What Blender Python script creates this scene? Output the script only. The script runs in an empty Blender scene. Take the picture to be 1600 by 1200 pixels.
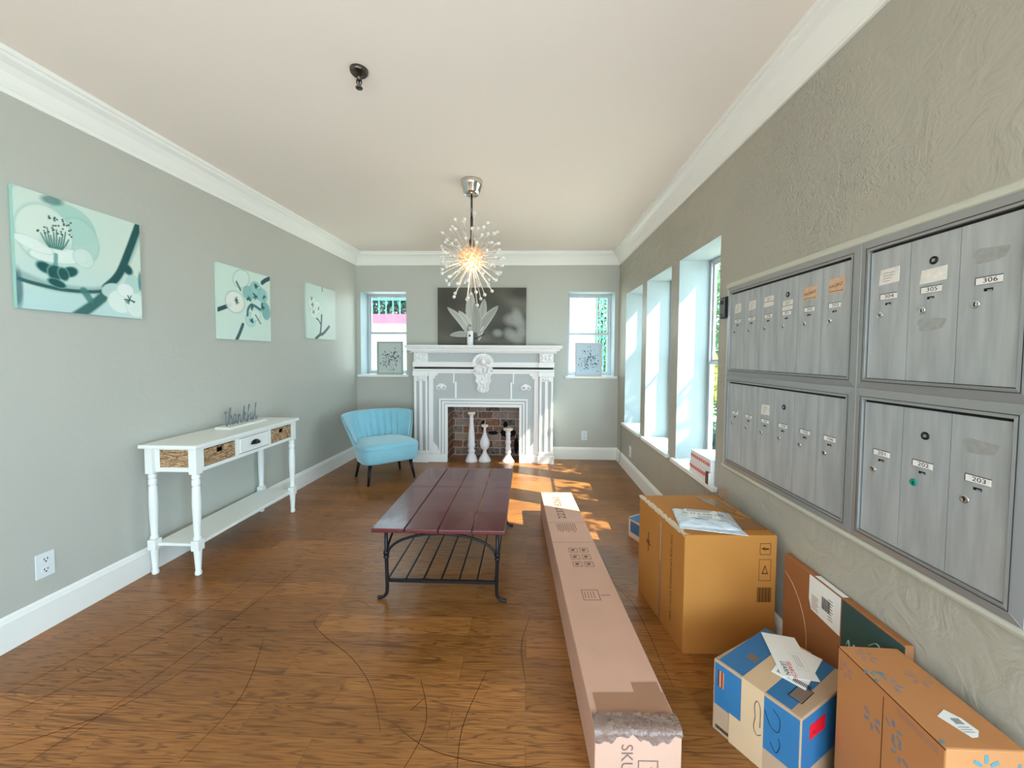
import bpy, math, random
import numpy as np
from mathutils import Vector, Matrix
PI = math.pi
S = bpy.context.scene
COL = S.collection
random.seed(7)

# ------------------------------------------------------------------ camera
FOC, PX, PY, EYE = 610.0, 805.0, 580.0, 1.30
yaw, pitch, roll = math.atan(20/FOC), math.atan(25/FOC), 0.006
fw = Vector((-math.sin(yaw)*math.cos(pitch), math.cos(yaw)*math.cos(pitch), -math.sin(pitch)))
rt = Vector((math.cos(yaw), math.sin(yaw), 0)); up = rt.cross(fw)
rt2 = rt*math.cos(roll) + up*math.sin(roll); up2 = up*math.cos(roll) - rt*math.sin(roll)
cam_data = bpy.data.cameras.new('camera'); cam = bpy.data.objects.new('camera', cam_data); COL.objects.link(cam)
cam.matrix_world = Matrix(((rt2.x, up2.x, -fw.x, 0), (rt2.y, up2.y, -fw.y, 0), (rt2.z, up2.z, -fw.z, EYE), (0, 0, 0, 1)))
cam_data.sensor_width = 36.0; cam_data.sensor_fit = 'HORIZONTAL'
cam_data.lens = FOC/1600*36
cam_data.shift_x = (800-PX)/1600; cam_data.shift_y = (PY-600)/1600
cam_data.clip_start = 0.02; cam_data.clip_end = 200
S.camera = cam

# ------------------------------------------------------------------ world, sun, exposure
W = bpy.data.worlds.new('sky'); S.world = W; W.use_nodes = True
bg = W.node_tree.nodes['Background']
bg.inputs[0].default_value = (0.66, 0.86, 1.0, 1); bg.inputs[1].default_value = 4.3
sl = bpy.data.lights.new('sun', 'SUN'); sun = bpy.data.objects.new('sun', sl); COL.objects.link(sun)
sun.rotation_euler = Vector((-1, 0.40, -1.15)).to_track_quat('-Z', 'Y').to_euler()
sl.energy = 14; sl.angle = math.radians(0.6); sl.color = (1.0, 0.93, 0.80)

def area(name, loc, direction, sx, sy, power, color=(1, 1, 1), portal=False):
    l = bpy.data.lights.new(name, 'AREA'); o = bpy.data.objects.new(name, l); COL.objects.link(o)
    l.shape = 'RECTANGLE'; l.size = sx; l.size_y = sy; l.energy = power; l.color = color
    o.location = loc; o.rotation_euler = Vector(direction).to_track_quat('-Z', 'Z').to_euler()
    if portal: l.cycles.is_portal = True
    return o
S.view_settings.view_transform = 'Standard'; S.view_settings.look = 'None'
S.view_settings.gamma = 1; S.view_settings.use_curve_mapping = False
S.view_settings.exposure = 0.56
S.cycles.use_denoising = True
S.cycles.max_bounces = 10; S.cycles.diffuse_bounces = 6; S.cycles.transmission_bounces = 8; S.cycles.transparent_max_bounces = 12
S.cycles.sample_clamp_indirect = 6

# room measures (metres)
D = 4.88; XR = 1.12; CEIL = 2.56; YB = -2.2; BH = 0.152
XL0, XL1 = -2.31, -2.17                  # left wall runs very slightly out of square
def xl(y): return XL0 + (XL1-XL0)*(y-0.0)/D
TH = 0.27
RW = [(3.90, 4.54), (3.12, 3.76), (2.34, 2.97)]; RZ = (0.52, 2.01)
BWN = [(-2.12, -1.53), (0.49, 1.07)]; BZ = (1.04, 2.09)
for (a, b) in RW: area('daylight_portal', (XR+TH+0.02, (a+b)/2, 1.27), (-1, 0, 0), b-a, 1.5, 1, portal=True)
for (a, b) in BWN: area('daylight_portal', ((a+b)/2, D+TH+0.02, 1.56), (0, -1, 0), b-a, 1.05, 1, portal=True)
area('daylight_portal', (-0.6, YB-0.12, 1.2), (0, 1, 0), 2.6, 2.3, 1, portal=True)  # portal in the added rear opening
pl = bpy.data.lights.new('fill_lamp', 'POINT'); plo = bpy.data.objects.new('fill_lamp', pl); COL.objects.link(plo)
pl.energy = 20; pl.color = (0.90, 0.96, 1.0); pl.shadow_soft_size = 0.32; plo.location = (-0.75, -1.15, 1.75)  # unseen fill lamp added behind the camera to lift the interior
area('cool_side_fill', (1.05, -0.45, 0.62), (-1, 0.50, -0.16), 0.8, 0.9, 66, (0.50, 0.77, 1.0))  # added unseen cool fill light, brightens the lower left wall

# ------------------------------------------------------------------ materials
def srgb(c):
    r = []
    for v in c[:3]:
        v = v/255.0
        r.append(v/12.92 if v <= 0.04045 else ((v+0.055)/1.055)**2.4)
    return tuple(r)+(1.0,)
MATS = {}
def mat(name, col=(200, 200, 200), rough=0.6, metal=0.0, spec=0.5, bump=0.0, bscale=30.0, var=0.0, vscale=6.0, trans=0.0, ior=1.45, emit=None, estr=0.0, coat=0.0, sheen=0.0, stretch=(1, 1, 1), bdet=4.0):
    if name in MATS: return MATS[name]
    m = bpy.data.materials.new(name); m.use_nodes = True
    nt = m.node_tree; b = nt.nodes['Principled BSDF']; L = nt.links
    b.inputs['Base Color'].default_value = srgb(col); b.inputs['Roughness'].default_value = rough
    b.inputs['Metallic'].default_value = metal; b.inputs['Specular IOR Level'].default_value = spec
    b.inputs['Transmission Weight'].default_value = trans; b.inputs['IOR'].default_value = ior
    b.inputs['Coat Weight'].default_value = coat; b.inputs['Sheen Weight'].default_value = sheen
    if emit: b.inputs['Emission Color'].default_value = srgb(emit); b.inputs['Emission Strength'].default_value = estr
    if bump or var:
        tc = nt.nodes.new('ShaderNodeTexCoord'); mp = nt.nodes.new('ShaderNodeMapping'); mp.inputs['Scale'].default_value = stretch
        L.new(tc.outputs['Object'], mp.inputs[0])
    if bump:
        n = nt.nodes.new('ShaderNodeTexNoise'); n.inputs['Scale'].default_value = bscale; n.inputs['Detail'].default_value = bdet
        L.new(mp.outputs[0], n.inputs['Vector'])
        bp = nt.nodes.new('ShaderNodeBump'); bp.inputs['Strength'].default_value = bump; bp.inputs['Distance'].default_value = 0.01
        L.new(n.outputs['Fac'], bp.inputs['Height']); L.new(bp.outputs[0], b.inputs['Normal'])
    if var:
        n = nt.nodes.new('ShaderNodeTexNoise'); n.inputs['Scale'].default_value = vscale; n.inputs['Detail'].default_value = 5
        L.new(mp.outputs[0], n.inputs['Vector'])
        hs = nt.nodes.new('ShaderNodeMapRange'); hs.inputs[1].default_value = 0.3; hs.inputs[2].default_value = 0.7
        hs.inputs[3].default_value = 1-var; hs.inputs[4].default_value = 1+var
        L.new(n.outputs['Fac'], hs.inputs[0])
        mx = nt.nodes.new('ShaderNodeHueSaturation'); mx.inputs['Color'].default_value = srgb(col)
        L.new(hs.outputs[0], mx.inputs['Value']); L.new(mx.outputs[0], b.inputs['Base Color'])
    MATS[name] = m
    return m

def nodes_of(m): return m.node_tree.nodes, m.node_tree.links, m.node_tree.nodes['Principled BSDF']

def wall_material(name, col, rough_area, strength):
    m = mat(name, col, rough=0.38, spec=0.35); N, L, b = nodes_of(m)
    tc = N.new('ShaderNodeTexCoord')
    n1 = N.new('ShaderNodeTexNoise'); n1.inputs['Scale'].default_value = 9; n1.inputs['Detail'].default_value = 8; n1.inputs['Distortion'].default_value = 2.2
    n2 = N.new('ShaderNodeTexNoise'); n2.inputs['Scale'].default_value = 1.5; n2.inputs['Detail'].default_value = 2
    n3 = N.new('ShaderNodeTexNoise'); n3.inputs['Scale'].default_value = 42; n3.inputs['Detail'].default_value = 3; n3.inputs['Distortion'].default_value = 1.5
    for n in (n1, n2, n3): L.new(tc.outputs['Object'], n.inputs['Vector'])
    r = N.new('ShaderNodeMapRange'); r.inputs[1].default_value = 0.48; r.inputs[2].default_value = 0.66; L.new(n2.outputs['Fac'], r.inputs[0])
    m1 = N.new('ShaderNodeMath'); m1.operation = 'MULTIPLY'; L.new(n3.outputs['Fac'], m1.inputs[0]); L.new(r.outputs[0], m1.inputs[1])
    m2 = N.new('ShaderNodeMath'); m2.operation = 'MULTIPLY_ADD'; L.new(m1.outputs[0], m2.inputs[0]); m2.inputs[1].default_value = rough_area; L.new(n1.outputs['Fac'], m2.inputs[2])
    bp = N.new('ShaderNodeBump'); bp.inputs['Strength'].default_value = strength; bp.inputs['Distance'].default_value = 0.012
    L.new(m2.outputs[0], bp.inputs['Height']); L.new(bp.outputs[0], b.inputs['Normal'])
    return m
M_WALL = wall_material('wall_paint', (186, 187, 178), 0.5, 0.14)
M_WALLR = wall_material('wall_paint_rough', (171, 167, 154), 3.2, 0.42)
M_CEIL = mat('ceiling_paint', (240, 230, 220), 0.75, bump=0.12, bscale=14, spec=0.2)
M_TRIM = mat('white_trim', (240, 240, 234), 0.38, bump=0.05, bscale=20)
M_REV = mat('reveal_paint', (162, 178, 182), 0.5)
M_WHITE = mat('furniture_white', (236, 239, 234), 0.35, bump=0.03)
M_FPW = mat('mantel_white', (240, 238, 236), 0.45, bump=0.10, bscale=60)
M_FPG = mat('mantel_grey', (183, 187, 186), 0.5, bump=0.05)
M_BLACK = mat('black_iron', (22, 18, 20), 0.42, spec=0.4)
M_DARK = mat('dark_ink', (38, 32, 32), 0.8, spec=0.1)
M_ALU = mat('window_aluminium', (196, 198, 200), 0.35, metal=0.55)
M_GLASS = mat('window_glass', (250, 255, 255), 0.0)
_n, _l, _b = nodes_of(M_GLASS); _t = _n.new('ShaderNodeBsdfTransparent'); _t.inputs[0].default_value = (0.95, 0.98, 0.97, 1); _g = _n.new('ShaderNodeBsdfGlossy'); _g.inputs['Roughness'].default_value = 0.02
_x = _n.new('ShaderNodeMixShader'); _x.inputs[0].default_value = 0.05; _l.new(_t.outputs[0], _x.inputs[1]); _l.new(_g.outputs[0], _x.inputs[2]); _l.new(_x.outputs[0], _n['Material Output'].inputs[0])

def floor_material():
    m = mat('oak_floor', (150, 102, 60), rough=0.30, spec=0.6); N, L, b = nodes_of(m)
    tc = N.new('ShaderNodeTexCoord')
    br = N.new('ShaderNodeTexBrick'); br.inputs['Scale'].default_value = 1.0
    br.inputs['Color1'].default_value = (0.2, 0.2, 0.2, 1); br.inputs['Color2'].default_value = (0.9, 0.9, 0.9, 1); br.inputs['Mortar'].default_value = (0.5, 0.5, 0.5, 1)
    br.inputs['Mortar Size'].default_value = 0.0006; br.inputs['Brick Width'].default_value = 0.72; br.inputs['Row Height'].default_value = 0.125
    br.inputs['Mortar Smooth'].default_value = 0.2; br.offset = 0.37; br.offset_frequency = 2
    L.new(tc.outputs['Object'], br.inputs['Vector'])
    # grain, stretched along x, offset per plank
    mp = N.new('ShaderNodeMapping'); mp.inputs['Scale'].default_value = (0.55, 8.5, 1)
    ad = N.new('ShaderNodeVectorMath'); ad.operation = 'MULTIPLY_ADD'; ad.inputs[1].default_value = (3.0, 1.3, 0)
    L.new(br.outputs['Color'], ad.inputs[0]); L.new(tc.outputs['Object'], ad.inputs[2]); L.new(ad.outputs[0], mp.inputs[0])
    n1 = N.new('ShaderNodeTexNoise'); n1.inputs['Scale'].default_value = 2.0; n1.inputs['Detail'].default_value = 3; n1.inputs['Distortion'].default_value = 0.6
    L.new(mp.outputs[0], n1.inputs['Vector'])
    mu = N.new('ShaderNodeMath'); mu.operation = 'MULTIPLY'; mu.inputs[1].default_value = 14.0; L.new(n1.outputs['Fac'], mu.inputs[0])
    fr = N.new('ShaderNodeMath'); fr.operation = 'PINGPONG'; fr.inputs[1].default_value = 0.5; L.new(mu.outputs[0], fr.inputs[0])
    rg = N.new('ShaderNodeMapRange'); rg.inputs[1].default_value = 0.0; rg.inputs[2].default_value = 0.20; L.new(fr.outputs[0], rg.inputs[0])
    mp2 = N.new('ShaderNodeMapping'); mp2.inputs['Scale'].default_value = (5, 150, 1); L.new(tc.outputs['Object'], mp2.inputs[0])
    n2 = N.new('ShaderNodeTexNoise'); n2.inputs['Scale'].default_value = 1.6; n2.inputs['Detail'].default_value = 4; L.new(mp2.outputs[0], n2.inputs['Vector'])
    n3 = N.new('ShaderNodeTexNoise'); n3.inputs['Scale'].default_value = 1.3; n3.inputs['Detail'].default_value = 3; L.new(tc.outputs['Object'], n3.inputs['Vector'])
    cr = N.new('ShaderNodeValToRGB'); cr.color_ramp.elements[0].color = srgb((118, 70, 34)); cr.color_ramp.elements[1].color = srgb((184, 128, 74))
    cr.color_ramp.elements[0].position = 0.2; cr.color_ramp.elements[1].position = 0.85; L.new(n2.outputs['Fac'], cr.inputs[0])
    a1 = N.new('ShaderNodeMix'); a1.data_type = 'RGBA'; a1.blend_type = 'MIX'; a1.inputs[7].default_value = (0, 0, 0, 1)
    inv = N.new('ShaderNodeMath'); inv.operation = 'MULTIPLY_ADD'; inv.inputs[1].default_value = -0.62; inv.inputs[2].default_value = 0.62; L.new(rg.outputs[0], inv.inputs[0])
    L.new(inv.outputs[0], a1.inputs[0]); L.new(cr.outputs[0], a1.inputs[6]); a1.inputs[7].default_value = srgb((70, 40, 20))
    hv = N.new('ShaderNodeHueSaturation'); hv.inputs['Saturation'].default_value = 1.04; L.new(a1.outputs[2], hv.inputs['Color'])
    sp = N.new('ShaderNodeSeparateColor'); L.new(br.outputs['Color'], sp.inputs[0])
    v1 = N.new('ShaderNodeMapRange'); v1.inputs[1].default_value = 0.2; v1.inputs[2].default_value = 0.9; v1.inputs[3].default_value = 0.74; v1.inputs[4].default_value = 1.10; L.new(sp.outputs[0], v1.inputs[0])
    v2 = N.new('ShaderNodeMapRange'); v2.inputs[1].default_value = 0.35; v2.inputs[2].default_value = 0.65; v2.inputs[3].default_value = 0.82; v2.inputs[4].default_value = 1.12; L.new(n3.outputs['Fac'], v2.inputs[0])
    v3 = N.new('ShaderNodeMath'); v3.operation = 'MULTIPLY'; L.new(v1.outputs[0], v3.inputs[0]); L.new(v2.outputs[0], v3.inputs[1])
    L.new(v3.outputs[0], hv.inputs['Value'])
    fm = N.new('ShaderNodeMix'); fm.data_type = 'RGBA'; L.new(br.outputs['Fac'], fm.inputs[0]); L.new(hv.outputs[0], fm.inputs[6]); fm.inputs[7].default_value = srgb((72, 42, 24))
    L.new(fm.outputs[2], b.inputs['Base Color'])
    rr = N.new('ShaderNodeMapRange'); rr.inputs[3].default_value = 0.22; rr.inputs[4].default_value = 0.42; L.new(n3.outputs['Fac'], rr.inputs[0]); L.new(rr.outputs[0], b.inputs['Roughness'])
    bp = N.new('ShaderNodeBump'); bp.inputs['Strength'].default_value = 0.10; bp.inputs['Distance'].default_value = 0.004; L.new(n2.outputs['Fac'], bp.inputs['Height']); L.new(bp.outputs[0], b.inputs['Normal'])
    return m
M_FLOOR = floor_material()

def brick_material():
    m = mat('old_brick', (110, 82, 70), rough=0.85, spec=0.2); N, L, b = nodes_of(m)
    tc = N.new('ShaderNodeTexCoord'); mp = N.new('ShaderNodeMapping'); mp.inputs['Rotation'].default_value = (PI/2, 0, 0)
    L.new(tc.outputs['Object'], mp.inputs[0])
    n0 = N.new('ShaderNodeTexNoise'); n0.inputs['Scale'].default_value = 9; L.new(tc.outputs['Object'], n0.inputs['Vector'])
    va = N.new('ShaderNodeVectorMath'); va.operation = 'MULTIPLY_ADD'; va.inputs[1].default_value = (0.02, 0.02, 0.02); L.new(n0.outputs['Color'], va.inputs[0]); L.new(mp.outputs[0], va.inputs[2])
    br = N.new('ShaderNodeTexBrick'); br.inputs['Scale'].default_value = 1; br.inputs['Brick Width'].default_value = 0.195; br.inputs['Row Height'].default_value = 0.094
    br.inputs['Mortar Size'].default_value = 0.006; br.inputs['Mortar Smooth'].default_value = 0.4
    br.inputs['Color1'].default_value = (0, 0, 0, 1); br.inputs['Color2'].default_value = (1, 1, 1, 1); br.inputs['Mortar'].default_value = (0.5, 0.5, 0.5, 1)
    L.new(va.outputs[0], br.inputs['Vector'])
    sc = N.new('ShaderNodeSeparateColor'); L.new(br.outputs['Color'], sc.inputs[0])
    n1 = N.new('ShaderNodeTexNoise'); n1.inputs['Scale'].default_value = 26; n1.inputs['Detail'].default_value = 6; L.new(tc.outputs['Object'], n1.inputs['Vector'])
    cr = N.new('ShaderNodeValToRGB'); e = cr.color_ramp.elements
    e[0].position = 0.0; e[0].color = srgb((60, 44, 38)); e[1].position = 1.0; e[1].color = srgb((156, 108, 82))
    for p, c in ((0.3, (136, 118, 108)), (0.55, (160, 140, 128)), (0.75, (118, 84, 66))):
        k = e.new(p); k.color = srgb(c)
    ma = N.new('ShaderNodeMath'); ma.operation = 'MULTIPLY_ADD'; ma.inputs[1].default_value = 0.7; L.new(n1.outputs['Fac'], ma.inputs[0]); 
    mb_ = N.new('ShaderNodeMath'); mb_.operation = 'MULTIPLY_ADD'; mb_.inputs[1].default_value = 0.8; mb_.inputs[2].default_value = -0.22; L.new(sc.outputs[0], mb_.inputs[0]); L.new(mb_.outputs[0], ma.inputs[2])
    L.new(ma.outputs[0], cr.inputs[0])
    fm = N.new('ShaderNodeMix'); fm.data_type = 'RGBA'; L.new(br.outputs['Fac'], fm.inputs[0]); L.new(cr.outputs[0], fm.inputs[6]); fm.inputs[7].default_value = srgb((186, 178, 168))
    L.new(fm.outputs[2], b.inputs['Base Color'])
    bp = N.new('ShaderNodeBump'); bp.inputs['Strength'].default_value = 0.6; bp.inputs['Distance'].default_value = 0.01; bp.invert = True; L.new(br.outputs['Fac'], bp.inputs['Height']); L.new(bp.outputs[0], b.inputs['Normal'])
    return m
M_BRICK = brick_material()

def attr_material(name, rough=0.5, coat=0.0):
    m = mat(name, (255, 255, 255), rough, coat=coat); N, L, b = nodes_of(m)
    a = N.new('ShaderNodeAttribute'); a.attribute_name = 'print'; L.new(a.outputs['Color'], b.inputs['Base Color'])
    return m
M_PRINT = attr_material('canvas_print', 0.55)

def cardboard(name, col, rough=0.75):
    m = mat(name, col, rough, spec=0.25, var=0.05, vscale=3.0); N, L, b = nodes_of(m)
    tc = N.new('ShaderNodeTexCoord'); w = N.new('ShaderNodeTexWave'); w.inputs['Scale'].default_value = 55; w.bands_direction = 'DIAGONAL'
    L.new(tc.outputs['Object'], w.inputs['Vector'])
    n = N.new('ShaderNodeTexNoise'); n.inputs['Scale'].default_value = 7; n.inputs['Detail'].default_value = 5; L.new(tc.outputs['Object'], n.inputs['Vector'])
    bp = N.new('ShaderNodeBump'); bp.inputs['Strength'].default_value = 0.25; bp.inputs['Distance'].default_value = 0.01; L.new(n.outputs['Fac'], bp.inputs['Height']); L.new(bp.outputs[0], b.inputs['Normal'])
    return m
M_CARD = cardboard('cardboard', (198, 156, 134))
M_CARD2 = cardboard('cardboard_golden', (180, 120, 56))
M_CARD3 = cardboard('cardboard_orange', (190, 130, 82))
M_TAPE = mat('packing_tape', (196, 158, 116), 0.16, spec=0.6)
M_TAPEB = mat('brown_tape', (158, 114, 88), 0.2, spec=0.6)
M_FOIL = mat('crumpled_tape', (132, 106, 94), 0.22, metal=0.0, bump=1.0, bscale=45)
M_PAPER = mat('white_paper', (236, 234, 230), 0.6)
M_BLUE = mat('blue_print', (46, 106, 150), 0.5, var=0.05)
M_GREEN = mat('green_print', (46, 76, 72), 0.55)
M_RED = mat('red_print', (222, 22, 40), 0.5)
M_INK = mat('brown_ink', (112, 84, 72), 0.8, spec=0.1)
M_CHROME = mat('chrome', (220, 218, 212), 0.10, metal=1.0)
M_BRASSY = mat('aged_nickel', (96, 90, 82), 0.25, metal=0.9)

# ------------------------------------------------------------------ mesh helpers
TXT = {}
def text_mesh(s):
    if s not in TXT:
        cu = bpy.data.curves.new('t', 'FONT'); cu.body = s; cu.resolution_u = 3; cu.align_x = 'CENTER'; cu.align_y = 'CENTER'
        o = bpy.data.objects.new('t', cu); COL.objects.link(o)
        dg = bpy.context.evaluated_depsgraph_get(); me = bpy.data.meshes.new_from_object(o.evaluated_get(dg))
        TXT[s] = ([tuple(v.co) for v in me.vertices], [tuple(p.vertices) for p in me.polygons])
        bpy.data.objects.remove(o); bpy.data.curves.remove(cu); bpy.data.meshes.remove(me)
    return TXT[s]

class Face:
    """a flat side of a thing: origin, two in-plane axes, outward normal"""
    def __init__(self, o, u, v): self.o = Vector(o); self.u = Vector(u).normalized(); self.v = Vector(v).normalized(); self.n = self.u.cross(self.v)
    def p(self, a, b, h=0.0): return self.o + self.u*a + self.v*b + self.n*h

class MB:
    def __init__(s): s.v = []; s.f = []; s.mi = []; s.m = []; s.sm = []
    def _m(s, m):
        if m not in s.m: s.m.append(m)
        return s.m.index(m)
    def add(s, vs, fs, m, smooth=False):
        b = len(s.v); k = s._m(m); s.v += [tuple(v) for v in vs]
        for f in fs: s.f.append(tuple(i+b for i in f)); s.mi.append(k); s.sm.append(smooth)
        return s
    def box(s, x0, x1, y0, y1, z0, z1, m, M=None):
        vs = [Vector((x, y, z)) for z in (z0, z1) for (x, y) in ((x0, y0), (x1, y0), (x1, y1), (x0, y1))]
        if M: vs = [M @ v for v in vs]
        return s.add(vs, [(0, 3, 2, 1), (4, 5, 6, 7), (0, 1, 5, 4), (1, 2, 6, 5), (2, 3, 7, 6), (3, 0, 4, 7)], m)
    def prism(s, base, top, m, smooth=False):
        """base, top: matching rings of points (counter-clockwise seen from top)"""
        n = len(base)
        fs = [tuple(range(n-1, -1, -1)), tuple(range(n, 2*n))] + [(i, (i+1) % n, n+(i+1) % n, n+i) for i in range(n)]
        return s.add(list(base)+list(top), fs, m, smooth)
    def plate(s, F, poly, m, t=0.0006, h=0.0003):
        return s.prism([F.p(a, b, h) for a, b in poly], [F.p(a, b, h+t) for a, b in poly], m)
    def rect(s, F, a0, a1, b0, b1, m, t=0.0006, h=0.0003):
        return s.plate(F, [(a0, b0), (a1, b0), (a1, b1), (a0, b1)], m, t, h)
    def frame(s, F, a0, a1, b0, b1, w, m, t=0.0006, h=0.0003):
        s.rect(F, a0, a1, b0, b0+w, m, t, h); s.rect(F, a0, a1, b1-w, b1, m, t, h)
        s.rect(F, a0, a0+w, b0+w, b1-w, m, t, h); return s.rect(F, a1-w, a1, b0+w, b1-w, m, t, h)
    def text(s, F, txt, a, b, size, m, rot=0.0, sx=1.0, h=0.0006):
        vs, fs = text_mesh(txt); c, q = math.cos(rot), math.sin(rot)
        return s.add([F.p(a+(x*sx*c-y*q)*size, b+(x*sx*q+y*c)*size, h) for x, y, z in vs], fs, m)
    def lathe(s, prof, m, o=(0, 0, 0), seg=20, axis='z', sx=1.0, smooth=True):
        vs = []; fs = []; n = len(prof)
        for i in range(seg):
            a = 2*PI*i/seg
            for r, z in prof:
                p = (r*math.cos(a)*sx, r*math.sin(a), z)
                if axis == 'x': p = (z, p[0], p[1])
                if axis == '-x': p = (-z, p[1], p[0])
                if axis == 'y': p = (p[0], -z, p[1])
                vs.append((p[0]+o[0], p[1]+o[1], p[2]+o[2]))
        for i in range(seg):
            j = (i+1) % seg
            for k in range(n-1): fs.append((i*n+k, j*n+k, j*n+k+1, i*n+k+1))
        fs.append(tuple(i*n for i in range(seg-1, -1, -1))); fs.append(tuple(i*n+n-1 for i in range(seg)))
        return s.add(vs, fs, m, smooth)
    def tube(s, pts, r, m, seg=8, closed=False, flat=1.0):
        P = [Vector(p) for p in pts]; n = len(P); R = r if isinstance(r, (list, tuple)) else [r]*n
        vs = []; fs = []; prev = None
        for i, p in enumerate(P):
            if closed: t = (P[(i+1) % n]-P[i-1]).normalized()
            else: t = (P[min(i+1, n-1)]-P[max(i-1, 0)]).normalized()
            if prev is None: a = t.orthogonal().normalized() if abs(t.z) > 0.9 else Vector((0, 0, 1)).cross(t).normalized()
            else: a = (prev-t*prev.dot(t)).normalized()
            prev = a; b = t.cross(a)
            for k in range(seg):
                an = 2*PI*k/seg; vs.append(p+a*math.cos(an)*R[i]+b*math.sin(an)*R[i]*flat)
        for i in range(n if closed else n-1):
            j = (i+1) % n
            for k in range(seg): q = (k+1) % seg; fs.append((i*seg+k, i*seg+q, j*seg+q, j*seg+k))
        if not closed: fs.append(tuple(range(seg-1, -1, -1))); fs.append(tuple((n-1)*seg+k for k in range(seg)))
        return s.add(vs, fs, m, True)
    def ball(s, c, r, m, seg=12, rings=8, sc=(1, 1, 1)):
        prof = [(max(1e-4, r*math.sin(PI*i/rings)), -r*math.cos(PI*i/rings)) for i in range(rings+1)]
        b = len(s.v); s.lathe(prof, m, seg=seg)
        for i in range(b, len(s.v)): v = s.v[i]; s.v[i] = (v[0]*sc[0]+c[0], v[1]*sc[1]+c[1], v[2]*sc[2]+c[2])
        return s
    def build(s, name, parent=None, bevel=0.0, seg=2, sub=0, loc=None):
        me = bpy.data.meshes.new(name); me.from_pydata(s.v, [], s.f)
        for m in s.m: me.materials.append(m)
        me.polygons.foreach_set('material_index', s.mi); me.polygons.foreach_set('use_smooth', s.sm); me.update()
        o = bpy.data.objects.new(name, me); COL.objects.link(o)
        if parent: o.parent = parent
        if loc: o.location = loc
        if bevel:
            md = o.modifiers.new('bevel', 'BEVEL'); md.width = bevel; md.segments = seg; md.limit_method = 'ANGLE'; md.angle_limit = 0.6; md.harden_normals = False
        if sub:
            md = o.modifiers.new('sub', 'SUBSURF'); md.levels = sub; md.render_levels = sub
        return o

def tag(o, label=None, cat=None, group=None, kind=None):
    if label: o['label'] = label
    if cat: o['category'] = cat
    if group: o['group'] = group
    if kind: o['kind'] = kind
    return o
def thing(name, label, cat, loc=(0, 0, 0), rz=0.0, group=None):
    o = bpy.data.objects.new(name, None); COL.objects.link(o); o.empty_display_size = 0.05
    o.location = loc; o.rotation_euler = (0, 0, rz)
    return tag(o, label, cat, group)
def struct(o): o['kind'] = 'structure'; return o
def spline(pts, n=8, closed=False):
    P = [Vector(p) for p in pts]; out = []; N = len(P)
    for i in range(N if closed else N-1):
        p0 = P[(i-1) % N] if closed or i > 0 else P[0]; p1 = P[i]; p2 = P[(i+1) % N]; p3 = P[(i+2) % N] if closed or i+2 < N else P[-1]
        for k in range(n):
            t = k/n; out.append(0.5*((2*p1)+(p2-p0)*t+(2*p0-5*p1+4*p2-p3)*t*t+(3*p1-p0-3*p2+p3)*t**3))
    if not closed: out.append(P[-1])
    return out

# ================================================================== SETTING
# floor
f = MB(); f.add([(-2.6, YB-0.1, 0), (XR+0.02, YB-0.1, 0), (XR+0.02, D+0.32, 0), (-2.6, D+0.32, 0)], [(0, 1, 2, 3)], M_FLOOR)
M_SCR = mat('floor_scratch', (58, 32, 18), 0.8, spec=0.05)
def scratch(pts, w=0.0022):
    P = spline([(x, y, 0.0006) for x, y in pts], 8); vs = []; fs = []
    for i, p in enumerate(P):
        t = (P[min(i+1, len(P)-1)]-P[max(i-1, 0)]).normalized(); n = Vector((-t.y, t.x, 0))*w*0.5*(0.4+0.6*math.sin(PI*(i+0.5)/len(P)))
        vs += [p-n, p+n]
    fs = [(2*i, 2*i+1, 2*i+3, 2*i+2) for i in range(len(P)-1)]
    f.add(vs, fs, M_SCR)
for pts in [[(0.49, 2.48), (0.50, 2.2), (0.56, 2.02), (0.575, 1.80), (0.575, 1.62), (0.58, 1.5)],
            [(0.52, 2.15), (0.60, 2.05), (0.63, 2.03)],
            [(-1.9, 1.2), (-1.75, 1.5), (-1.62, 1.9), (-1.60, 2.3)], [(-1.6, 1.05), (-1.5, 1.4), (-1.42, 1.9), (-1.38, 2.4)],
            [(-0.98, 1.95), (-1.03, 1.82), (-0.93, 1.72), (-0.75, 1.60), (-0.60, 1.45), (-0.50, 1.28)], [(-0.98, 1.95), (-0.88, 1.98), (-0.80, 1.93)],
            [(-1.75, 1.15), (-1.5, 1.32), (-1.36, 1.6)], [(-0.45, 1.30), (-0.30, 1.22), (-0.05, 1.18), (0.08, 1.20)],
            [(-0.38, 1.42), (-0.42, 1.36)], [(-1.1, 1.15), (-1.08, 1.4), (-1.2, 1.7)], [(0.02, 1.9), (-0.02, 1.7), (0.0, 1.5)],
            [(-0.2, 1.08), (-0.22, 1.3), (-0.16, 1.55)], [(-0.42, 1.05), (-0.35, 1.3), (-0.42, 1.5)], [(-2.0, 1.3), (-1.85, 1.75), (-1.78, 2.1)]]:
    scratch(pts)
struct(f.build('floor'))
# ceiling
struct(MB().box(-2.7, XR+0.3, YB-0.1, D+0.3, CEIL, CEIL+0.1, M_CEIL).build('ceiling'))
# left wall (slightly out of square)
XF = lambda y: xl(y)
w = MB(); y0, y1 = YB-0.1, D+0.3
w.prism([(xl(y0)-0.15, y0, -0.05), (xl(y0), y0, -0.05), (xl(y1), y1, -0.05), (xl(y1)-0.15, y1, -0.05)], [(xl(y0)-0.15, y0, CEIL), (xl(y0), y0, CEIL), (xl(y1), y1, CEIL), (xl(y1)-0.15, y1, CEIL)], M_WALL)
struct(w.build('wall_left'))
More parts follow.
